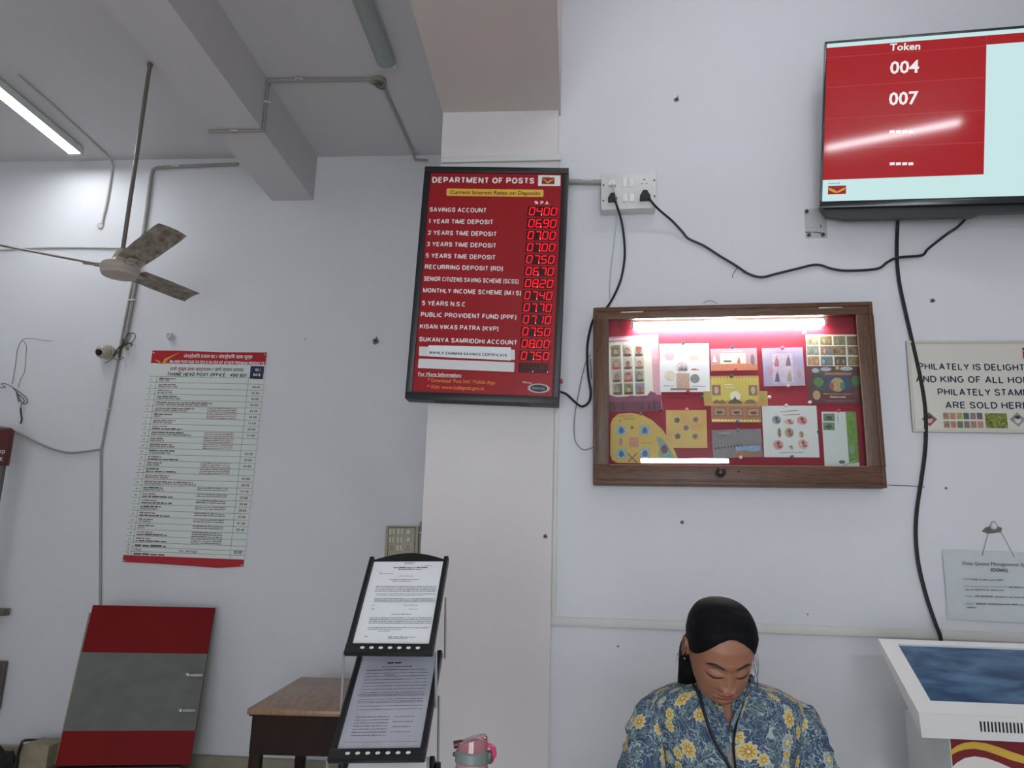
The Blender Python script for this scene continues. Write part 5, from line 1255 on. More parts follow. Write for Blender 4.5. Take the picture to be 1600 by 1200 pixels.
# ------------------------------------------------------------------ counter and bottle
cz = .88
ct_ = thing('service_counter', TR(.25, 1.52, 0), 'wooden service counter in front of the woman, just below view', 'counter')
cw_ = mat('counter_wood', (120, 92, 70), .4, noise=.3, nscale=6, stretch=(1, 6, 1))
MB().box((0, 0, cz-.02), (1.24, .56, .04), cw_, bev=.006).build('worktop', ct_); MB().box((0, .2, cz-.1), (1.14, .02, .12), cw_).build('apron', ct_)
for sx in (-1, 1):
    for sy in (-1, 1): MB().box((sx*.56, sy*.22, (cz-.04)/2), (.05, .05, cz-.04), cw_, bev=.004).build('leg', ct_)
YBt = 1.62
c0 = hitY(738, 1180, YBt); bx_, bz_ = c0.x, c0.z
rB = (763.5-714)/2*YBt/1220
bt2 = thing('water_bottle', TR(bx_, YBt, cz), 'pink plastic sipper bottle with a grey collar standing left of the woman', 'bottle')
zt = hitY(738, 1172, YBt).z-cz; zb = hitY(738, 1191, YBt).z-cz
pk = mat('pink_body', (176, 128, 124), .25, noise=.08, nscale=30, coat=.4); lidm = mat('clear_pink_lid', (206, 140, 146), .08, trans=.55, coat=.5); gcol = mat('grey_collar', (112, 122, 120), .4); mag = mat('magenta_clip', (196, 62, 104), .4)
MB().lathe([(rB*.9, 0), (rB*.98, .006), (rB, .02), (rB, zb-.02), (rB*1.0, zb-.012), (rB*.94, zb-.006), (rB*.97, zb)], pk, 28).build('body', bt2)
MB().lathe([(rB*.97, zb), (rB*1.03, zb+.002), (rB*1.03, zt-.003), (rB*.95, zt), (rB*.5, zt+.001)], gcol, 28).build('collar', bt2)
ll = MB(); n = 20; rows = []
zl_, zh_ = hitY(722, 1160, YBt).z-cz, hitY(753, 1148.5, YBt).z-cz
for rr, f in ((.93, 0), (.92, .5), (.88, .92), (.8, 1.0), (.01, 1.0)):
    row = []
    for k in range(n):
        a_ = 2*PI*k/n; x = math.cos(a_)*rB*rr; y = math.sin(a_)*rB*rr
        top = zl_+(zh_-zl_)*min(1, max(0, (x/rB+.9)/1.5)); top = max(top, zt+.004)
        row.append((x, y, zt+(top-zt)*f))
    rows.append(row)
ll.grid(rows, lidm, closed=True); ll.build('flip_lid', bt2)
MB().tube([(-rB*1.12, 0, zt+.008), (-rB*.6, 0, zt+.011)], .0075, mat('dark_spout', (70, 34, 36), .4), 12).build('spout', bt2)
MB().box((rB*1.02, 0, (zt+zb)/2), (.012, .02, zt-zb), mat('dark_latch', (56, 66, 62), .4), bev=.002).build('latch', bt2)
MB().tube(spline([(rB*.9, 0, zt+.01), (rB*1.18, 0, zt+.008), (rB*1.28, 0, zt-.006), (rB*1.2, 0, zb+.003)], 5), [.004]*6+[.0055]*6+[.003]*4, mag, 8).build('carry_clip', bt2)
MB().box((-rB*1.05, 0, zt-.009), (.008, .01, .007), mat('dark_spout'), bev=.002).build('lid_button', bt2)

# ------------------------------------------------------------------ token kiosk
kb = hitY(1377, 998, 3.03); kf = hitY(1430, 1113, 2.73); kf.x = kb.x = (kb.x+kf.x)/2
KW = .80
K = frame(kf, (1, 0, 0), kb-kf)            # origin at the front left corner of the sloping top
KL = (kb-kf).length; KT = .068
ks = thing('touch_kiosk', TR(kf.x+KW/2, 2.88, 0), 'white touch screen kiosk with a dark blue display and maroon pedestal', 'kiosk')
KI = ks.matrix_world.inverted(); KK = KI @ K
kw = mat('kiosk_white', (222, 222, 220), .3); 
s0 = loc(K, 1407, 1006); s1 = loc(K, 1449, 1094.5); sx0 = (s0.x+s1.x)/2; sy0, sy1 = s1.y, s0.y; sx1 = KW-sx0
hb = MB(); 
for x0, y0, x1, y1 in ((0, 0, KW, sy0), (0, sy1, KW, KL), (0, sy0, sx0, sy1), (sx1, sy0, KW, sy1)): hb.box(((x0+x1)/2, (y0+y1)/2, -.012), (x1-x0, y1-y0, .024), kw)
hb.build('bezel', ks, KK)
sk = MB(); sk.prism([(0, 0), (0, KL), (KW, KL), (KW, 0)], -.0255, -.0235, kw)
sk.v = []; sk.f = []; sk.m = []
fd = KT  # front skirt is vertical-ish, back tapers
dn = K.to_3x3().inverted() @ Vector((0, 0, -1))
def below(x, y, h_, dy=0): return tuple(Vector((x, y, -.002))+dn*h_+Vector((0, dy, 0)))
V = [(0, 0, -.002), (KW, 0, -.002), (KW, KL, -.002), (0, KL, -.002), below(.004, 0, .073), below(KW-.004, 0, .073), below(KW-.004, KL*.94, .035), below(.004, KL*.94, .035)]
sk.add(V, [(4, 7, 6, 5), (0, 4, 5, 1), (1, 5, 6, 2), (2, 6, 7, 3), (3, 7, 4, 0)], kw)
sk.build('housing', ks, KK)
km = mat('kiosk_screen', (10, 12, 16), .12, spec=.5)
nt = km.node_tree; b_ = nt.nodes['Principled BSDF']
tc = nt.nodes.new('ShaderNodeTexCoord'); mp = nt.nodes.new('ShaderNodeMapping'); mp.inputs['Scale'].default_value = (2, 6, 1)
ns = nt.nodes.new('ShaderNodeTexNoise'); ns.inputs['Scale'].default_value = 3; ns.inputs['Detail'].default_value = 6; ns.inputs['Distortion'].default_value = .6
rp = nt.nodes.new('ShaderNodeValToRGB'); rp.color_ramp.elements[0].position = .35; rp.color_ramp.elements[1].position = .75
rp.color_ramp.elements[0].color = lin((38, 60, 90))+(1,); rp.color_ramp.elements[1].color = lin((82, 112, 142))+(1,)
nt.links.new(tc.outputs['Object'], mp.inputs[0]); nt.links.new(mp.outputs[0], ns.inputs['Vector']); nt.links.new(ns.outputs['Fac'], rp.inputs['Fac']); nt.links.new(rp.outputs['Color'], b_.inputs['Emission Color']); b_.inputs['Emission Strength'].default_value = .75
MB().box(((sx0+sx1)/2, (sy0+sy1)/2, -.014), (sx1-sx0, sy1-sy0, .012), km).build('screen', ks, KK)
sv = MB(); v0 = loc(K, 1531, 1128)
SF = frame(kf, (1, 0, 0), (0, 0, 1)); a_, b_ = loc(SF, 1532, 1127), loc(SF, 1530, 1143)
for k in range(32): sv.box((a_.x+k*.0112, (a_.y+b_.y)/2, .0), (.0042, a_.y-b_.y, .003), mat('slot_black', (14, 14, 14), .7))
sv.build('vent_slots', ks, KI @ SF)
# pedestal
c0 = hitY(1482, 1150, 2.80); px0 = c0.x-kf.x-KW/2; pw = -2*px0
yf = 2.80-2.88
ph = c0.z+.02
MB().box((0, (yf+.26)/2, ph/2), (pw, .26-yf, ph), mat('kiosk_side', (196, 200, 198), .35), bev=.004).build('pedestal', ks)
MB().box((0, .06, .012), (pw+.1, .42, .024), kw, bev=.005).build('base_plate', ks)
gm = mat('kiosk_maroon', (120, 24, 34), .35); gy = mat('kiosk_yellow', (218, 178, 66), .4); gw = mat('kiosk_cream', (226, 222, 216), .4)
T = frame((px0, yf-.001, 0), (1, 0, 0), (0, 0, 1))
g = MB(); zt_ = ph-.004; g.rect(.004, .05, pw-.004, zt_, gm, .001, T)
fm_ = lambda x, y: (hitY(x, y, 2.80).x-kf.x-KW/2-px0, hitY(x, y, 2.80).z)
def wave(pts, m, z, low=None):
    up_ = [fm_(*p) for p in pts[0]]; dn = [fm_(*p) for p in pts[1]] if pts[1] else [(up_[-1][0], .05), (up_[0][0], .05)][::1]
    P = up_+dn[::-1] if pts[1] else up_+dn
    g.poly(P[::-1], m, z, T)
up1 = [(1484.5, 1172), (1494, 1165), (1505, 1160.5), (1520, 1158.5), (1540, 1161), (1560, 1167), (1580, 1174.5), (1600, 1181), (1630, 1186), (1660, 1186)]
dn1 = [(1484.5, 1180), (1496, 1174), (1507, 1170.5), (1522, 1169.5), (1540, 1173), (1560, 1180), (1580, 1187.5), (1600, 1193), (1630, 1198), (1660, 1198)]
wave((up1, dn1), gy, .002)
up2 = [(1486, 1199), (1495, 1191), (1507, 1184), (1522, 1181.5), (1540, 1184), (1560, 1191), (1580, 1200), (1610, 1210), (1660, 1216)]
wave((up2, None), gw, .0016)
g.build('front_graphic', ks)
# ------------------------------------------------------------------ the woman
def gs(x, c, s): return math.exp(-.5*((x-c)/s)**2)
_zr = [-.112, -.108, -.1, -.085, -.06, -.03, 0, .03, .06, .085, .1, .107, .111]
_wr = [.004, .022, .037, .0515, .0625, .069, .0725, .0745, .0735, .066, .054, .039, .006]
_yf = [.058, .071, .079, .083, .086, .087, .087, .0875, .081, .066, .047, .027, -.008]
_yb = [.035, .022, .004, -.026, -.062, -.088, -.098, -.101, -.096, -.082, -.062, -.042, -.014]
def itp(z, T): return float(np.interp(z, _zr, T))
def smooth_itp(z, T):
    return (itp(z-.006, T)+2*itp(z, T)+itp(z+.006, T))/4 if -.1 < z < .1 else itp(z, T)
def feat(x, z):
    ax = abs(x); f = 0
    if -.056 < z < .03:
        t = min(1, max(0, (.022-z)/.064)); amp = .003+.0145*t**1.35
        if z < -.040: amp *= gs(z, -.040, .0042)
        f += amp*gs(x, 0, .0062+.0036*t)
    f += .0108*gs(ax, .0125, .0046)*gs(z, -.041, .0056)
    f += -.0085*gs(ax, .031, .0135)*gs(z, .005, .010)
    f += .0068*gs(ax, .0315, .0115)*gs(z, -.003, .0075)
    f += -.0025*gs(ax, .031, .012)*gs(z, -.014, .0035)
    f += .0035*gs(ax, .030, .017)*gs(z, .0215, .006)
    f += .0055*gs(ax, .043, .016)*gs(z, -.033, .016)
    f += .004*gs(x, 0, .022)*gs(z, -.068, .014)
    f += .004*gs(x, 0, .0145)*gs(z, -.0632, .0034) + .0052*gs(x, 0, .0135)*gs(z, -.0745, .0042)
    f += -.0042*gs(x, 0, .0185)*gs(z, -.0686, .0014)
    f += -.0014*gs(x, 0, .003)*gs(z, -.056, .004)
    f += .005*gs(x, 0, .014)*gs(z, -.099, .009) - .003*gs(x, 0, .015)*gs(z, -.0845, .004)
    f += -.002*gs(ax, .022, .004)*gs(z, -.0688, .005)
    return f
def mz(z): return z*(.885 if z < 0 else .89)
def head_pt(a, z, off=0.0):
    """a: angle from straight ahead (+ towards the picture's right); y forward, z up, eye level at 0"""
    w = smooth_itp(z, _wr); yf = smooth_itp(z, _yf); yb = smooth_itp(z, _yb)
    yc = yb+(yf-yb)*(.52 if z > -.03 else .52+.1*min(1, (-.03-z)/.06))
    s, c = math.sin(a), math.cos(a)
    x = (w+off)*math.copysign(abs(s)**.92, s)
    y = yc+((yf-yc+off)*abs(c)**.86 if c > 0 else -(yc-yb+off)*abs(c)**.95)
    if c > 0: y += feat(x, z)*min(1, c*2.2)
    return Vector((x, y, mz(z)))
def face_y(x, z):
    lo, hi = -PI/2, PI/2
    for _ in range(30):
        m = (lo+hi)/2
        if head_pt(m, z).x < x: lo = m
        else: hi = m
    return head_pt((lo+hi)/2, z).y
skin = mat('skin', (150, 102, 79), .5, noise=.08, nscale=40)
lipm = mat('lips', (134, 72, 65), .42)
hairm = mat('black_hair', (13, 13, 16), .62, spec=.12, noise=.35, nscale=30, stretch=(14, 1.2, 3), bump=.2, bscale=40, rgb2=(9, 9, 10))
PITCH_H, YAW_H = math.radians(34), math.radians(6.5)
# local head axes in the world: forward faces the camera (-Y)
BASE = Matrix(((1, 0, 0, 0), (0, -1, 0, 0), (0, 0, 1, 0), (0, 0, 0, 1)))      # mirrored y is undone by using explicit vectors below
fwd0 = Vector((math.sin(YAW_H), -math.cos(YAW_H), 0)); xx = Vector((math.cos(YAW_H), math.sin(YAW_H), 0))
fwd = fwd0*math.cos(PITCH_H)-Vector((0, 0, 1))*math.sin(PITCH_H); upv = Vector((0, 0, 1))*math.cos(PITCH_H)+fwd0*math.sin(PITCH_H)
brow = hitY(1142.6, 1046, 1.887)
HO = brow-fwd*.089-upv*.019
def HW(p): return HO+xx*p[0]+fwd*p[1]+upv*p[2]
TX, TY = .374, 2.08
woman = thing('person', TR(TX, TY, 0), 'woman with tied back black hair in a blue floral tunic looking down', 'person')
WI = woman.matrix_world.inverted()
def toW(mb): mb.v = [WI @ Vector(v) for v in mb.v]; return mb
body = MB()
# head
NA, rows = 132, []
za = [-.112+.2225*(i/128) for i in range(129)]
angs = []
for k in range(NA):
    t = -1+2*k/NA; angs.append(PI*math.copysign(abs(t)**1.45, t))
for z in za: rows.append([HW(head_pt(a, z)) for a in angs])
o0 = len(body.f)
body.grid([r[::-1] for r in rows], skin, closed=True)
li = body.mi(lipm)
nc = NA
for idx in range(o0, len(body.f)):
    i, j = divmod(idx-o0, nc); z = (za[i]+za[min(i+1, 128)])/2; a = angs[::-1][j]
    if abs(a) < .6:
        x = head_pt(a, z).x
        if abs(x) < .0205:
            q = (x/.0205)**2
            if -.0795+.0095*q < z < -.0597-.0075*q-.0012*gs(x, 0, .003): body.m[idx] = li
# ears
for sx in (-1, 1):
    er = []
    for i in range(9):
        t = i/8; row = []
        for k in range(14):
            an = 2*PI*k/14
            rr = (.0155 if math.sin(an) > 0 else .012)
            zz = math.sin(an)*.03*(1 if math.sin(an) > 0 else .85); yy = math.cos(an)*rr
            dep = [0, .35, .7, .95, 1, .82, .6, .45, .3][i]; sc = [.75, .85, .95, 1, .97, .86, .7, .5, .05][i]
            row.append(HW((sx*(.0695+.0145*dep), -.012+yy*sc-.006*dep, -.008+zz*sc)))
        er.append(row if sx > 0 else row[::-1])
    body.grid(er, skin, closed=True)
# neck and shoulders under the tunic
nb = Vector((TX, TY+.005, 1.16)); nt_p = HW((0, -.035, -.055))
body.tube(spline([Vector((TX, TY+.01, 1.06)), nb, (nb+nt_p)/2+Vector((0, .006, .004)), nt_p], 6), [.10]*3+[.085, .075, .066]+[.056]*6+[.05]*7, skin, 24)
def ring(cx, cy, z, w, d, n=48, p=.8):
    r = []
    for k in range(n):
        a = 2*PI*k/n; s, c = math.sin(a), math.cos(a)
        r.append(Vector((cx+w*math.copysign(abs(s)**p, s), cy-d*math.copysign(abs(c)**p, c), z)))
    return r
prof = [(.40, .215, .145, 2.10), (.5, .212, .138, 2.10), (.62, .202, .13, 2.10), (.75, .186, .118, 2.10), (.86, .170, .11, 2.095), (.93, .156, .115, 2.09), (1.0, .160, .124, 2.082), (1.05, .166, .124, 2.08), (1.09, .180, .116, 2.08), (1.135, .192, .106, 2.08), (1.163, .186, .097, 2.08), (1.183, .164, .088, 2.08), (1.196, .134, .08, 2.078), (1.204, .105, .073, 2.075), (1.21, .084, .067, 2.072), (1.215, .07, .062, 2.07)]
def shrink(k): return [ring(TX, cy, z-.004, w-k, d-k) for z, w, d, cy in prof]
body.grid([r for r in shrink(.009)], skin, closed=True)
# arms and hands
def arm(sx):
    S_ = Vector((TX+sx*.152+.002, TY, 1.138)); E_ = Vector((TX+sx*.208, TY-.035, .945)); Wr = Vector((TX+sx*.055, 1.70, .925))
    return S_, E_, Wr
for sx in (-1, 1):
    S_, E_, Wr = arm(sx)
    P = spline([S_, (S_+E_)/2+Vector((sx*.012, 0, 0)), E_, (E_+Wr)/2+Vector((sx*.01, 0, -.004)), Wr], 5)
    R = [.047-.022*i/(len(P)-1) for i in range(len(P))]
    body.tube(P, R, skin, 14)
    d = Vector((-sx*.35, -1, 0)).normalized(); sd = Vector((d.y, -d.x, 0))*(-sx)
    pe = Wr+d*.085+Vector((0, 0, -.012))
    body.tube([Wr, Wr+d*.03+Vector((0, 0, -.002)), Wr+d*.06+Vector((0, 0, -.006)), pe], [.024, .036, .041, .037], skin, 14, flat=.42)
    for f in range(4):
        b0 = pe+sd*(.027-.018*f)*1.0-d*.004; L = (.062, .072, .068, .054)[f]
        body.tube(spline([b0, b0+d*L*.4+Vector((0, 0, .006)), b0+d*L*.75+Vector((0, 0, -.002)), b0+d*L+Vector((0, 0, -.012))], 4), [.0092]*5+[.0086]*4+[.008]*3+[.005], skin, 10)
    b0 = Wr+d*.035+sd*.03
    body.tube(spline([b0, b0+d*.025+sd*.014+Vector((0, 0, -.004)), b0+d*.055+sd*.012+Vector((0, 0, -.012))], 4), [.013]*3+[.0105]*4+[.007]*2, skin, 10)
# legs and feet
for sx in (-1, 1):
    body.tube(spline([(TX+sx*.09, 2.1, .86), (TX+sx*.085, 2.09, .47), (TX+sx*.08, 2.11, .08)], 6), [.085]*4+[.07]*3+[.052]*3+[.036]*3, skin, 14)
    body.tube(spline([(TX+sx*.08, 2.14, .045), (TX+sx*.085, 2.06, .05), (TX+sx*.09, 1.96, .025), (TX+sx*.09, 1.92, .018)], 4), [.034]*4+[.036]*4+[.034]*3+[.024]*2, skin, 12, flat=.6)
toW(body).build('body', woman)
# eyebrows, lashes, bindi laid on the face
browm = mat('brow_hair', (34, 24, 22), .6); lashm = mat('lash_line', (34, 22, 20), .6)
def on_face(pts, r, m, name, off=.0006, flat=1.0, seg=6):
    P = [HW((x, face_y(x, z)+off, mz(z))) for x, z in pts]
    P = spline(P, 4); n = len(P); R = [r*math.sin(PI*min(1, max(.12, (i+.6)/(n+.2))))**.6 for i in range(n)]
    mb = MB().tube(P, R, m, seg); return toW(mb).build(name, woman)
for sx in (-1, 1):
    on_face([(sx*.0135, .0165), (sx*.022, .0225), (sx*.034, .0265), (sx*.044, .0245), (sx*.052, .0175)], .0029, browm, 'eyebrow')
    on_face([(sx*.0145, -.006), (sx*.022, -.0122), (sx*.032, -.0155), (sx*.042, -.0128), (sx*.051, -.0055)], .0017, lashm, 'eyelashes', .0008)
    on_face([(sx*.018, .004), (sx*.025, .0085), (sx*.033, .0098), (sx*.042, .0075), (sx*.048, .001)], .0006, mat('lid_crease', (98, 64, 52), .6), 'eyelid_crease', .0001)
    on_face([(sx*.0065, -.0495), (sx*.010, -.0505)], .0018, mat('nostril', (60, 34, 30), .7), 'nostril', -.0006)
on_face([(-.0195, -.0692), (-.011, -.0682), (0, -.0692), (.011, -.0682), (.0195, -.0692)], .0009, mat('lip_line', (84, 44, 42), .6), 'lip_line', .0002)
b = HW((0, face_y(0, .0135)+.0004, mz(.0135))); mb = MB().lathe([(.0017, 0), (.0015, .0006), (.0005, .0008)], mat('bindi_maroon', (86, 24, 26), .5), 12, T=frame(b, xx, upv) )
toW(mb).build('bindi', woman)
e = HW((-.0795, -.006, -.034)); toW(MB().lathe([(.0012, -.003), (.003, -.001), (.003, .001), (.0012, .003)], mat('gold_stud', (214, 180, 110), .25, metal=.9), 10, T=TR(*e))).build('earring', woman)
# hair
def hairline(a):
    t = abs(a)/PI   # 0 front .. 1 back
    return float(np.interp(t, [0, .04, .12, .2, .28, .34, .42, .5, .6, .8, 1], [.087, .086, .078, .063, .043, .028, .010, -.0, -.03, -.06, -.066]))
hm = MB(); rows = []; NH = 96; NZ = 40
for i in range(NZ+1):
    t = i/NZ; row = []
    for k in range(NH):
        a = -PI+2*PI*k/NH; z0 = hairline(a); z = z0+(.1105-z0)*t
        lift = .001+.0055*min(1, t*2.2)+.003*max(0, math.cos(a+PI))*t
        p = head_pt(a, z, lift); p.z += (lift+.004)*max(0, (z-.04)/.07)
        p.y -= .0
        g = math.sin(a*37+2.2*math.sin(a*5))*.0009*min(1, t*6)*(1-t)
        row.append(HW((p.x*(1+g*4), p.y+g, p.z+g)))
    rows.append(row)
top_ = sum(rows[-1], Vector())/NH+upv*.0015; rows.append([p.lerp(top_, .55)+upv*.0008 for p in rows[-1]]); rows.append([top_.copy() for _ in range(NH)])
hm.grid([r[::-1] for r in rows], hairm, closed=True)
pk = [HW((.01, -.088, -.02)), HW((-.012, -.1, -.045)), HW((-.035, -.092, -.07)), hitY(1079, 1046, 2.05), hitY(1078, 1072, 2.1), Vector((TX-.06, TY+.125, 1.06)), Vector((TX-.04, TY+.14, .96))]
pk = spline(pk, 5); hm.tube(pk, [.034]*6+[.031]*6+[.03]*6+[.03]*6+[.03]*(len(pk)-26)+[.018, .008], hairm, 14)
hm.lathe([(.03, -.012), (.036, -.006), (.036, .006), (.03, .012)], mat('hair_tie', (30, 24, 30), .6), 14, T=frame(HW((-.002, -.094, -.035)), xx, fwd))
random.seed(21)
for k in range(26):
    sx = -1 if k % 2 else 1; y0 = random.uniform(-.04, .01); z0 = random.uniform(-.04, .015)
    a0 = HW((sx*.079, y0, z0)); ln = random.uniform(.03, .085)
    hm.tube(spline([a0, a0+Vector((sx*random.uniform(.006, .014), .0, -ln*.45)), a0+Vector((sx*random.uniform(.0, .022), .01, -ln))], 4), [.00042]*9, hairm, 4)
for k in range(2):
    a0 = HW((-.076, -.01-.004*k, -.012)); hm.tube(spline([a0, a0+Vector((-.012-.002*k, .0, -.035)), a0+Vector((-.014-.004*k, .02, -.085))], 4), [.0009]*9, hairm, 4)
toW(hm).build('hair', woman)

# ------------------------------------------------------------------ printed cotton tunic
def floral():
    m = bpy.data.materials.new('floral_cotton'); m.use_nodes = True; nt = m.node_tree; N = nt.nodes; Lk = nt.links.new
    b = N['Principled BSDF']; b.inputs['Roughness'].default_value = .8; b.inputs['Specular IOR Level'].default_value = .2
    uv = N.new('ShaderNodeUVMap'); uv.uv_map = 'uv'
    def math_(op, a, b_=None, c=None):
        n = N.new('ShaderNodeMath'); n.operation = op
        for i, v in enumerate((a, b_, c)):
            if v is None: continue
            if isinstance(v, (int, float)): n.inputs[i].default_value = v
            else: Lk(v, n.inputs[i])
        return n.outputs[0]
    def mix(f, a, c):
        n = N.new('ShaderNodeMix'); n.data_type = 'RGBA'
        Lk(f, n.inputs[0]) if not isinstance(f, (int, float)) else None
        for s, v in ((n.inputs[6], a), (n.inputs[7], c)):
            if isinstance(v, tuple): s.default_value = lin(v)+(1,)
            else: Lk(v, s)
        return n.outputs[2]
    def scale(s, off=(0, 0, 0)):
        n = N.new('ShaderNodeMapping'); n.inputs['Scale'].default_value = (s, s, s); n.inputs['Location'].default_value = off; Lk(uv.outputs[0], n.inputs[0]); return n.outputs[0]
    def noise(s, sc, det=1, off=(0, 0, 0), dist=0):
        n = N.new('ShaderNodeTexNoise'); n.noise_dimensions = '2D'; n.inputs['Scale'].default_value = sc; n.inputs['Detail'].default_value = det; n.inputs['Distortion'].default_value = dist; Lk(scale(1, off), n.inputs['Vector']); return n.outputs['Fac']
    def flowers(sc, petals, off):
        v = N.new('ShaderNodeTexVoronoi'); v.voronoi_dimensions = '2D'; v.feature = 'F1'; v.inputs['Scale'].default_value = 1; v.inputs['Randomness'].default_value = .75
        u = scale(sc, off); Lk(u, v.inputs['Vector'])
        sub = N.new('ShaderNodeVectorMath'); sub.operation = 'SUBTRACT'; Lk(u, sub.inputs[0]); Lk(v.outputs['Position'], sub.inputs[1])
        sp = N.new('ShaderNodeSeparateXYZ'); Lk(sub.outputs[0], sp.inputs[0])
        th = math_('ARCTAN2', sp.outputs[1], sp.outputs[0]); pet = math_('COSINE', math_('MULTIPLY', th, float(petals)))
        sc_ = N.new('ShaderNodeSeparateColor'); Lk(v.outputs['Color'], sc_.inputs[0])
        return v.outputs['Distance'], pet, sc_.outputs[0], sc_.outputs[1]
    def less(a, t): return math_('LESS_THAN', a, t)
    def both(a, c): return math_('MULTIPLY', a, c)
    # ground with teal leaf shapes and pale vines
    col = mix(math_('GREATER_THAN', noise(1, 30, 1.2, (3, 5, 0), 1.2), .58), (60, 76, 100), (78, 98, 104))
    col = mix(less(math_('ABSOLUTE', math_('SUBTRACT', noise(1, 38, .8, (9, 1, 0), 1.5), .52)), .03), col, (116, 134, 136))
    col = mix(less(math_('ABSOLUTE', math_('SUBTRACT', noise(1, 25, .8, (2, 14, 0), 2.0), .5)), .018), col, (156, 168, 168))
    # small pale leaf sprays
    d, p, r, g = flowers(34, 5, (4, 7, 0))
    lf = less(d, math_('ADD', .22, math_('MULTIPLY', p, .13)))
    col = mix(both(lf, math_('GREATER_THAN', r, .45)), col, (150, 164, 162)); col = mix(both(less(d, math_('ADD', .15, math_('MULTIPLY', p, .1))), math_('GREATER_THAN', r, .45)), col, (92, 116, 122))
    # daisies and yellow blooms
    for sc, off, lim in ((24, (0, 0, 0), .42), (16.5, (21, 8, 0), .44)):
        d, p, r, g = flowers(sc, 9, off)
        on = less(r, lim); yel = less(g, .72)
        rad = math_('ADD', .30, math_('MULTIPLY', p, .045))
        petal = mix(yel, (160, 168, 166), (200, 176, 108))
        inner = mix(yel, (104, 118, 128), (166, 132, 66))
        col = mix(both(on, less(d, math_('ADD', rad, .035))), col, (184, 188, 172))
        col = mix(both(on, less(d, rad)), col, petal)
        col = mix(both(on, both(less(d, .24), less(p, -.35))), col, inner)
        col = mix(both(on, less(d, .13)), col, mix(yel, (196, 180, 96), (158, 128, 70)))
        col = mix(both(on, less(d, .06)), col, (214, 196, 130))
    fn = noise(1, 260, 2)
    col2 = N.new('ShaderNodeMix'); col2.data_type = 'RGBA'; col2.blend_type = 'MULTIPLY'; col2.inputs[0].default_value = .35
    Lk(col, col2.inputs[6]); cr = N.new('ShaderNodeCombineColor')
    k = math_('ADD', .55, fn)
    for i in range(3): Lk(k, cr.inputs[i])
    Lk(cr.outputs[0], col2.inputs[7]); Lk(col2.outputs[2], b.inputs['Base Color'])
    return m
flo = floral()
def wr_(p, s):   # soft folds
    return .0035*math.sin(p.x*46+p.z*30+s)*math.sin(p.z*21+p.x*9)+.002*math.sin(p.x*90-p.z*60)
ku = MB(); uvs = []
zs_ = []; dense = []
for i in range(len(prof)-1):
    n = 5 if prof[i][0] > .9 else 4
    for k in range(n):
        t = k/n; dense.append(tuple(prof[i][j]*(1-t)+prof[i+1][j]*t for j in range(4)))
dense.append(prof[-1])
NR = 96; rows = []; vacc = 0; last = None
for z, w, d, cy in dense:
    r = ring(TX, cy, z, w, d, NR); out = []
    for k, p in enumerate(r):
        a = 2*PI*k/NR; c = math.cos(a)
        q = p.copy()
        if c > 0 and .95 < z < 1.17: q.y -= .016*c*(gs(p.x-TX, -.075, .05)+gs(p.x-TX, .075, .05))*gs(z, 1.04, .05)
        q += Vector((math.sin(a), -c, 0))*wr_(p, 0)*min(1, max(0, (1.2-z)*8))
        out.append(q)
    if last: vacc += max((out[0]-last[0]).length, abs(w-lw)*.8)
    last = out; lw = w
    rows.append(out); uvs += [((k/NR)*1.15, vacc) for k in range(NR)]
# V opening at the front of the neck
nr = len(rows); Vs = [p for r in rows for p in r]; Fs = []
zv0, zv1 = 1.112, 1.205
for i in range(nr-1):
    for k in range(NR):
        l = (k+1) % NR; f = (i*NR+k, i*NR+l, (i+1)*NR+l, (i+1)*NR+k)
        c = sum((Vs[q] for q in f), Vector())/4
        a = 2*PI*(k+.5)/NR
        if math.cos(a) > 0 and c.z > zv0 and abs(c.x-TX+.012) < .027*(c.z-zv0)/(zv1-zv0): continue
        Fs.append(f)
ku.add(Vs, Fs, flo)
for sx in (-1, 1):
    S_, E_, Wr = arm(sx)
    P = spline([S_+Vector((-sx*.05, 0, .0)), S_+Vector((sx*.012, 0, -.02)), (S_+E_)/2+Vector((sx*.014, 0, -.005)), E_+Vector((sx*.004, .006, -.006)), (E_+Wr)/2+Vector((sx*.012, 0, -.002)), Wr-(Wr-E_)*.06], 7)
    n = len(P); R = [float(np.interp(i/(n-1), [0, .2, .4, .6, .8, 1], [.046, .060, .060, .056, .046, .038])) for i in range(n)]
    t0 = len(ku.v); sg = 30; ku.tube(P, R, flo, sg, caps=False)
    acc = 0
    for i in range(n):
        if i: acc += (P[i]-P[i-1]).length
        for k in range(sg):
            v = ku.v[t0+i*sg+k]; c = P[i]; dv = (v-c).normalized()
            ku.v[t0+i*sg+k] = v+dv*(.0045*math.sin(i*1.15+k*.42)*math.sin(k*.63+i*.3)+.003*math.sin(i*2.1-k*.2))
            uvs.append((3+sx+k/sg*.36, acc))
# band collar following the neck opening
top = []
pts = []
for k in range(41):
    t = k/40; a = -PI+.0+2*PI*t      # from front-left over the back to front-right
    a = PI*(1-2*t)
    ang = a+PI
    s, c = math.sin(ang), math.cos(ang)
    pts.append((s, c, t))
cr = [[], []]
for s, c, t in pts:
    fr_ = max(0, c)
    z = 1.203-.09*max(0, (abs(t-.5)*2-.72)/.28)**1.1
    px_ = TX-.012*fr_*1.0+s*(.068-.012*fr_) if abs(t-.5) < .36 else TX-.012+math.copysign(.058*(1-(abs(t-.5)-.36)/.14)+.003, s)
    py_ = 2.07-c*.066-(.040*max(0, (abs(t-.5)-.33)/.17) if c > 0 else 0)
    out = Vector((s, -c, 0))
    cr[0].append(Vector((px_, py_-.003, z-.012))+out*.006); cr[1].append(Vector((px_, py_, z+.026))+out*(.002 if abs(t-.5) < .3 else .012))
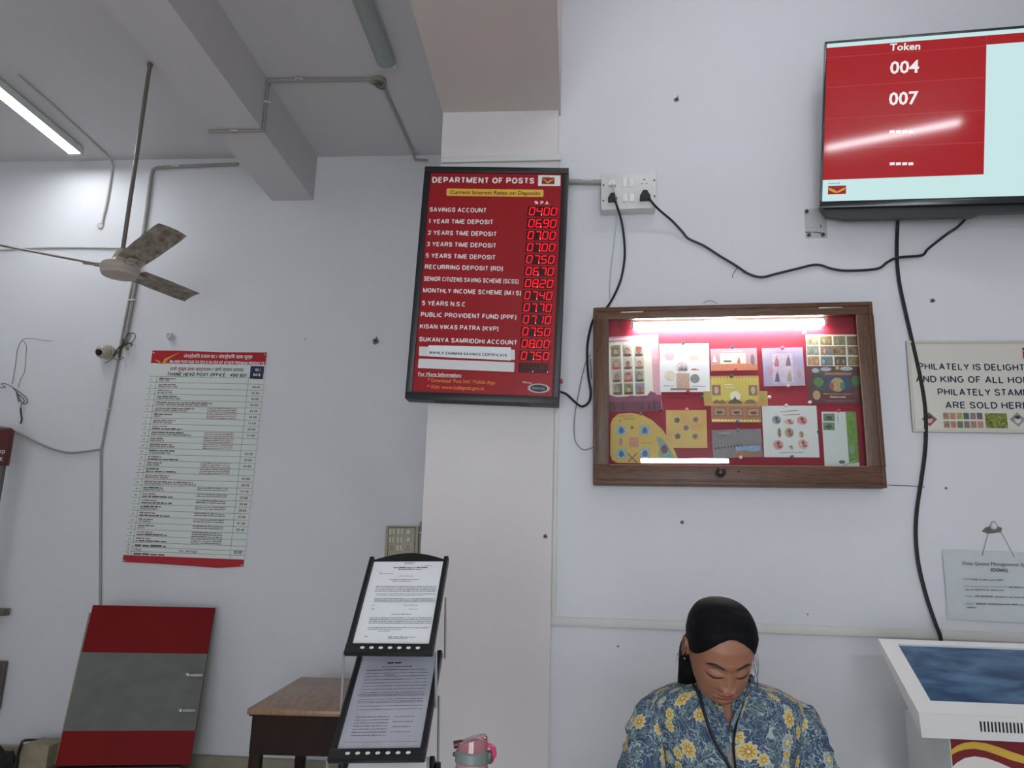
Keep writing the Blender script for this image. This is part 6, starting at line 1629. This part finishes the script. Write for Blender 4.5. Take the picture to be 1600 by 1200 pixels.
ku.grid([cr[0], [(a_+b_)/2+Vector((0, -.004, 0)) for a_, b_ in zip(*cr)], cr[1]], flo)
uvs += [(6+i*.012, .0+j*.02) for j in range(3) for i in range(len(cr[0]))]
# placket edges of the opening
def torso_y(x, z):
    w = float(np.interp(z, [q[0] for q in prof], [q[1] for q in prof])); d = float(np.interp(z, [q[0] for q in prof], [q[2] for q in prof]))
    s = min(.999, abs((x-TX)/w))**1.25; return 2.076-d*(1-s*s)**.4
for sx in (-1, 1):
    P = []
    for k in range(11):
        t = k/10; z = 1.095+.11*t; x = TX-.012+sx*(.003+.032*max(0, (z-1.112)/.093)); P.append(Vector((x, torso_y(x, z)-.004, z)))
    rows_ = [[p+Vector((sx*o, oy, 0)) for p in P] for o, oy in ((-.004, .004), (-.003, -.002), (.006, -.003), (.014, -.001), (.016, .005))]
    ku.grid(rows_ if sx > 0 else rows_[::-1], flo); uvs += [(8+sx+k*.0128, .3+j*.006) for j in range(5) for k in range(11)]
toW(ku).build('tunic', woman, uv=uvs)
tr2 = MB()
for sx in (-1, 1):
    tr2.tube(spline([(TX+sx*.09, 2.1, .8), (TX+sx*.085, 2.09, .47), (TX+sx*.08, 2.11, .1)], 6), [.1]*4+[.085]*3+[.07]*3+[.055]*3, mat('navy_trousers', (40, 48, 70), .8), 16)
toW(tr2).build('trousers', woman)
# lanyard
lan = mat('black_lanyard', (18, 18, 22), .6)
def front(px, py, y): return hitY(px, py, y)
l1 = [Vector((TX-.05, TY+.05, 1.215)), front(1083, 1068, 2.035), front(1092, 1085, 1.995), front(1101, 1115, 1.966), front(1112, 1148, 1.948), front(1126, 1174, 1.937), front(1140, 1199, 1.935), front(1147, 1225, 1.94)]
l2 = [Vector((TX+.05, TY+.05, 1.215)), front(1172, 1075, 2.02), front(1162, 1095, 1.985), front(1154, 1118, 1.966), front(1148, 1145, 1.948), front(1146, 1170, 1.938), front(1149, 1200, 1.935), front(1147, 1225, 1.94)]
ly = MB()
for l, r in ((l1, .0042), (l2, .005)):
    ly.tube(spline(l, 6), r, lan, 8, flat=.35)
toW(ly).build('lanyard', woman)
